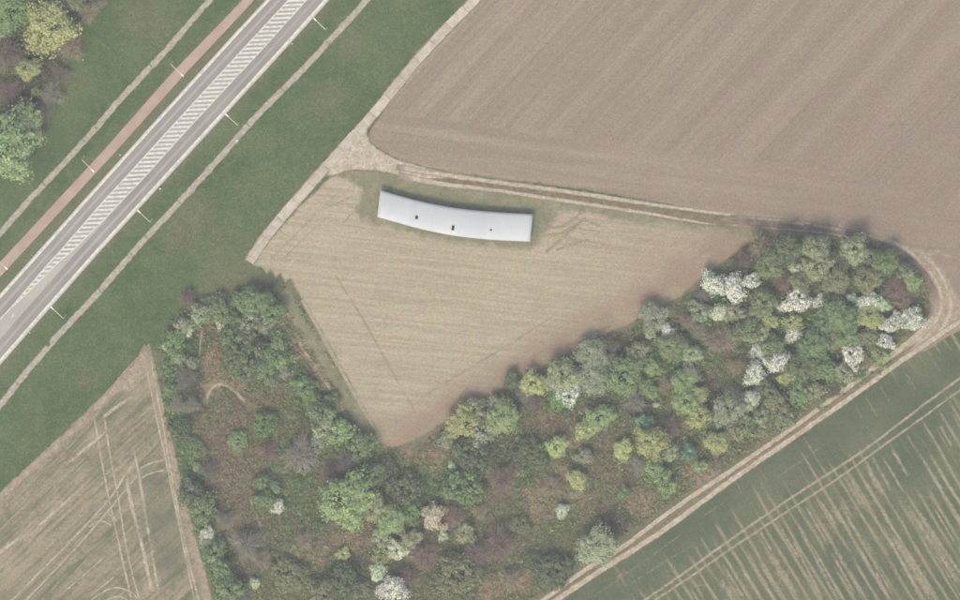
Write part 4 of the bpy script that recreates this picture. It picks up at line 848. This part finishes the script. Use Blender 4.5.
for x, y, r, k, c in ITEMS:
    d = [math.hypot(x - p[0], y - p[1]) for p, _ in LM]; i = int(np.argmin(d)); dd = d[i]; dx, dy = x - LM[i][0][0], y - LM[i][0][1]
    if dd < 7 and k not in 'ST': rel = 'that is itself' ; rel = 'at'
    else:
        h = 'left' if dx < 0 else 'right'; v = 'above' if dy < 0 else 'below'
        rel = (h + ' of') if abs(dy) < .4 * abs(dx) else (v if abs(dx) < .4 * abs(dy) else v + ' and ' + h + ' of')
    keys.append((size_word(k, r), c, k, rel, LM[i][1], dd))
from collections import defaultdict
grp = defaultdict(list)
for i, kk in enumerate(keys): grp[kk[:5]].append(i)
LABELS = [None] * len(ITEMS)
ORD = ['nearest', 'second', 'third', 'fourth', 'fifth', 'sixth']
for kk, ids in grp.items():
    ids.sort(key=lambda i: keys[i][5])
    for q, i in enumerate(ids):
        LABELS[i] = ((ORD[q] + ' ') if len(ids) > 1 else '') + f"{kk[0]} {kk[1]} {KN[kk[2]]} {kk[3]} {kk[4]}"
SPECIAL = {(48, 28): 'big yellow-green round crown in the corner copse', (347, 501): 'big light green tree below the bottom corner of the stubble field', (597, 547): 'big round pale green tree overhanging the rutted track', (433, 516): 'pinkish tan blossoming tree in the lower scrub', (392, 589): 'white blossoming tree cut by the bottom picture edge', (533, 384): 'bright yellow-green round tree on the stubble field edge', (243, 351): 'broad round dark green mound near the tip of the triangular field', (278, 507): 'small white blossoming tree alone in the reddish scrub',
           (714, 284): 'left greenish half of the pair of big white blossom trees', (732, 288): 'right whiter half of the pair of big white blossom trees', (652, 443): 'round yellow-green tree in the middle of the thicket', (667, 331): 'lone white blossoming tree near the stubble edge', (853, 356): 'white blossoming tree near the rutted track in the eastern thicket', (425, 236.5): 'small dark bush against the south wall of the white shed', (855, 250): 'pale green crown tucked under the ploughed field edge'}
LEAFK = {'L': 2.35, 'S': 2.25, 'M': 2.1, 'B': 2.3, 'T': 1.8}
def pale(c, k=.30):
    g = (c[0] + c[1] + c[2]) / 3; return tuple(v * (1 - k) + g * k for v in c)
for n_, ((x, y, r, k, c), lb) in enumerate(zip(ITEMS, LABELS)):
    R = r * MPP * {'L': 1.12, 'S': 1.15, 'B': 1.0, 'M': 1.05, 'T': 1.1}[k]; hs = random.uniform(.85, 1.12)
    if x > 735 and y < 275: hs *= 1.4
    if k in 'LBT': hs *= .72
    p = G(x, y, ZC_[k] * R * hs)
    root = empty(ON[k], (p[0], p[1], 0.03)); root.scale = (R * random.uniform(.94, 1.08), R * random.uniform(.94, 1.08), R * hs); root.rotation_euler = (0, 0, random.uniform(0, 6.28))
    tag(root, SPECIAL.get((x, y), lb), CATS[k], 'copse trees at the upper left' if x < 110 and y < 180 else 'trees and shrubs of the thicket')
    t_ = link({'S': 'stem', 'M': 'stem'}.get(k, 'trunk'), random.choice(TRUNKS[k]), root)
    cr = link({'T': 'twigs', 'S': 'foliage', 'M': 'foliage'}.get(k, 'crown'), random.choice(PROTO[k]), root)
    col = lin(pale(COLS[c]), ALB * LEAFK[k]); j = [random.uniform(.965, 1.035) for _ in range(3)]; j = [j[0]] * 3 if k == 'B' else j
    q = [col[i_] * j[i_] for i_ in range(3)]; mx_ = max(q); f_ = min(1, .84 / mx_)
    if k == 'B' and c != 'pinkish tan': q[2] = max(q[2], .8 * q[0])
    cr.color = (q[0] * f_, q[1] * f_, q[2] * f_, 1)

# ------------------------------------------------------------------ undergrowth: brambles, dead grass and seedlings nobody could count
b = MB('undergrowth', .9, .1); tc = b.acol('tint'); b.put(b.b.inputs["Base Color"], tc)
tr = b.N.new("ShaderNodeBsdfTranslucent"); b.put(tr.inputs[0], tc); mx = b.N.new("ShaderNodeMixShader"); mx.inputs[0].default_value = .2
b.L.new(b.b.outputs[0], mx.inputs[1]); b.L.new(tr.outputs[0], mx.inputs[2]); b.L.new(mx.outputs[0], b.N["Material Output"].inputs["Surface"]); M_under = b.m
HOOK = [(206, 404), (208, 392), (217, 384), (226, 385), (237, 393), (248, 406)]; HOOK2 = [(203, 326), (200, 345), (199, 362)]
STRIP = [(286, 296), (300, 322), (318, 350), (345, 398), (372, 440)]
def undergrowth(name, poly, ncl, per, label, hmax=1.3, seed=3, weights=True):
    rng = np.random.default_rng(seed); poly = np.array(poly, float); lo, hi = np.maximum(poly.min(0), [-20, -20]), np.minimum(poly.max(0), [980, 620])
    P = rng.uniform(lo, hi, (ncl * 4, 2)); P = P[inside(P, poly)]; d = seg_dist(P, poly); P = P[(d > 2) & (seg_dist(P, STRIP, False) > 5) & (seg_dist(P, HOOK, False) > 3) & (seg_dist(P, HOOK2, False) > 2.5)][:ncl]; n = len(P)
    mk = masks(P); pal = {'tan': (158, 143, 120), 'pink': (140, 128, 109), 'green': (98, 124, 78), 'dark': (106, 104, 92)}
    w_ = np.stack([mk['tan'], mk['pink'], mk['green'], mk['dark'], np.full(n, .52), np.full(n, .3)], 1) ** 1.6 * rng.uniform(.15, 1, (n, 6)); ch = w_.argmax(1)
    cols = np.array([lin(pal['tan'], 1.2)[:3], lin(pal['pink'], 1.15)[:3], lin(pal['green'], 1.25)[:3], lin(pal['dark'], 1.05)[:3], lin((118, 124, 90), 1.35)[:3], lin((140, 136, 110), 1.25)[:3]])[ch] * rng.uniform(.68, 1.42, (n, 1)) * rng.uniform(.93, 1.07, (n, 3))
    hgt = np.where(np.isin(ch, (2, 3, 4)), rng.uniform(.4, hmax, n), rng.uniform(.15, .6, n)); rad = np.where(np.isin(ch, (2, 3)), rng.uniform(.5, 1.5, n), rng.uniform(.4, 1.0, n))
    W = G(P[:, 0], P[:, 1], hgt * .5)
    a = rng.normal(size=(n, per, 3)); a[..., 2] = np.abs(a[..., 2]); a /= np.linalg.norm(a, axis=2)[..., None]
    C = a * rng.uniform(.4, 1, (n, per, 1)) * np.stack([rad, rad, hgt], 1)[:, None, :]; C[..., 0] += W[:, None, 0]; C[..., 1] += W[:, None, 1]; C[..., 2] += .06
    N = a + rng.normal(size=a.shape) * .5; S = rng.uniform(.1, .27, n * per)
    cc = np.repeat(cols, per, 0) * rng.uniform(.75, 1.25, (n * per, 1))
    me = quad_mesh(name, quads(C.reshape(-1, 3), N.reshape(-1, 3), S, rng, .5), M_under, col=np.clip(cc, 0, .9))
    return tag(link(name, me), label, 'undergrowth', kind='stuff')
undergrowth('undergrowth', WOOD_IN, 27000, 17, 'tangled low brambles and dead grass covering the thicket floor', 1.3, 3)
undergrowth('copse_undergrowth', WOOD_NW, 4200, 17, 'low brown brush under the corner copse trees', 1.2, 5)

def scrub_band(name, line, ncl, sig, label, seed, hmax=2.2):
    rng = np.random.default_rng(seed); L = densify(smooth(line, 2), 1.0, False); c = L[rng.integers(0, len(L), ncl)] + rng.normal(size=(ncl, 2)) * sig
    per = 34; hg = rng.uniform(.6, hmax, ncl); rd = rng.uniform(.5, 1.3, ncl); W = G(c[:, 0], c[:, 1], hg * .6)
    pal = np.array([lin(q, 1.35)[:3] for q in ((104, 130, 82), (118, 142, 92), (96, 116, 80), (134, 150, 110), (112, 112, 92), (150, 160, 128))]); ch = rng.choice(6, ncl, p=(.28, .26, .2, .12, .09, .05))
    cols = pal[ch] * rng.uniform(.78, 1.25, (ncl, 1))
    a = rng.normal(size=(ncl, per, 3)); a[..., 2] = np.abs(a[..., 2]); a /= np.linalg.norm(a, axis=2)[..., None]
    C = a * rng.uniform(.5, 1, (ncl, per, 1)) * np.stack([rd, rd, hg], 1)[:, None, :]; C[..., 0] += W[:, None, 0]; C[..., 1] += W[:, None, 1]; C[..., 2] += .05
    N = a + rng.normal(size=a.shape) * .5 + np.array([0, 0, .3]); S = rng.uniform(.1, .24, ncl * per)
    me = quad_mesh(name, quads(C.reshape(-1, 3), N.reshape(-1, 3), S, rng, .6), M_under, col=np.clip(np.repeat(cols, per, 0) * rng.uniform(.8, 1.2, (ncl * per, 1)), 0, .9))
    return tag(link(name, me), label, 'scrub', kind='stuff')
scrub_band('hedge_scrub', [(170, 352), (178, 332), (192, 318), (215, 308), (240, 304), (262, 300), (276, 312)], 520, 6, 'dense green scrub band above the dark green mound', 21)
scrub_band('hedge_scrub', [(272, 330), (280, 352), (298, 380), (318, 408), (338, 434), (360, 456), (384, 476)], 620, 6.5, 'continuous green hedge band west of the stubble field', 22)
scrub_band('hedge_scrub', [(168, 365), (174, 400), (184, 440), (194, 480), (204, 520), (214, 560), (228, 605)], 700, 5.5, 'green hedge band bordering the triangular field', 23, 1.8)
scrub_band('hedge_scrub', [(396, 478), (430, 478), (470, 480), (500, 458), (540, 452)], 420, 11, 'dull green scrub band through the middle of the thicket', 24, 1.4)
scrub_band('hedge_scrub', [(600, 372), (640, 378), (680, 352), (720, 330), (760, 318), (810, 330), (850, 310), (880, 285)], 1300, 17, 'dense green understorey between the eastern thicket crowns', 25, 2.4)
scrub_band('hedge_scrub', [(262, 440), (290, 470), (300, 510), (285, 545), (300, 580), (340, 575)], 240, 12, 'low mixed scrub left of the big light green tree', 27, 1.1)
scrub_band('hedge_scrub', [(430, 545), (470, 560), (520, 540), (560, 520), (590, 490), (640, 460), (680, 470)], 260, 14, 'low mixed scrub left of the rutted track', 28, 1.0)
scrub_band('hedge_scrub', [(700, 430), (750, 415), (800, 395), (840, 372), (870, 345)], 620, 12, 'green understorey along the rutted track', 26, 2.0)

# ------------------------------------------------------------------ the air between the survey plane and the ground
hz_m = bpy.data.materials.new('haze'); hz_m.use_nodes = True; hn = hz_m.node_tree; hn.nodes.remove(hn.nodes["Principled BSDF"])
pv = hn.nodes.new("ShaderNodeVolumePrincipled"); pv.inputs["Color"].default_value = (1, .985, .955, 1); pv.inputs["Density"].default_value = HAZE; pv.inputs["Anisotropy"].default_value = 0.0
hn.links.new(pv.outputs[0], hn.nodes["Material Output"].inputs["Volume"])
bm = bmesh.new(); box_bm(bm, 0, 0, (1530 - 1) / 2, 6600, 6600, 1531); hz = bm_obj('haze', bm, hz_m); tag(hz, 'thin pale haze filling the air over the fields', 'haze', kind='stuff')
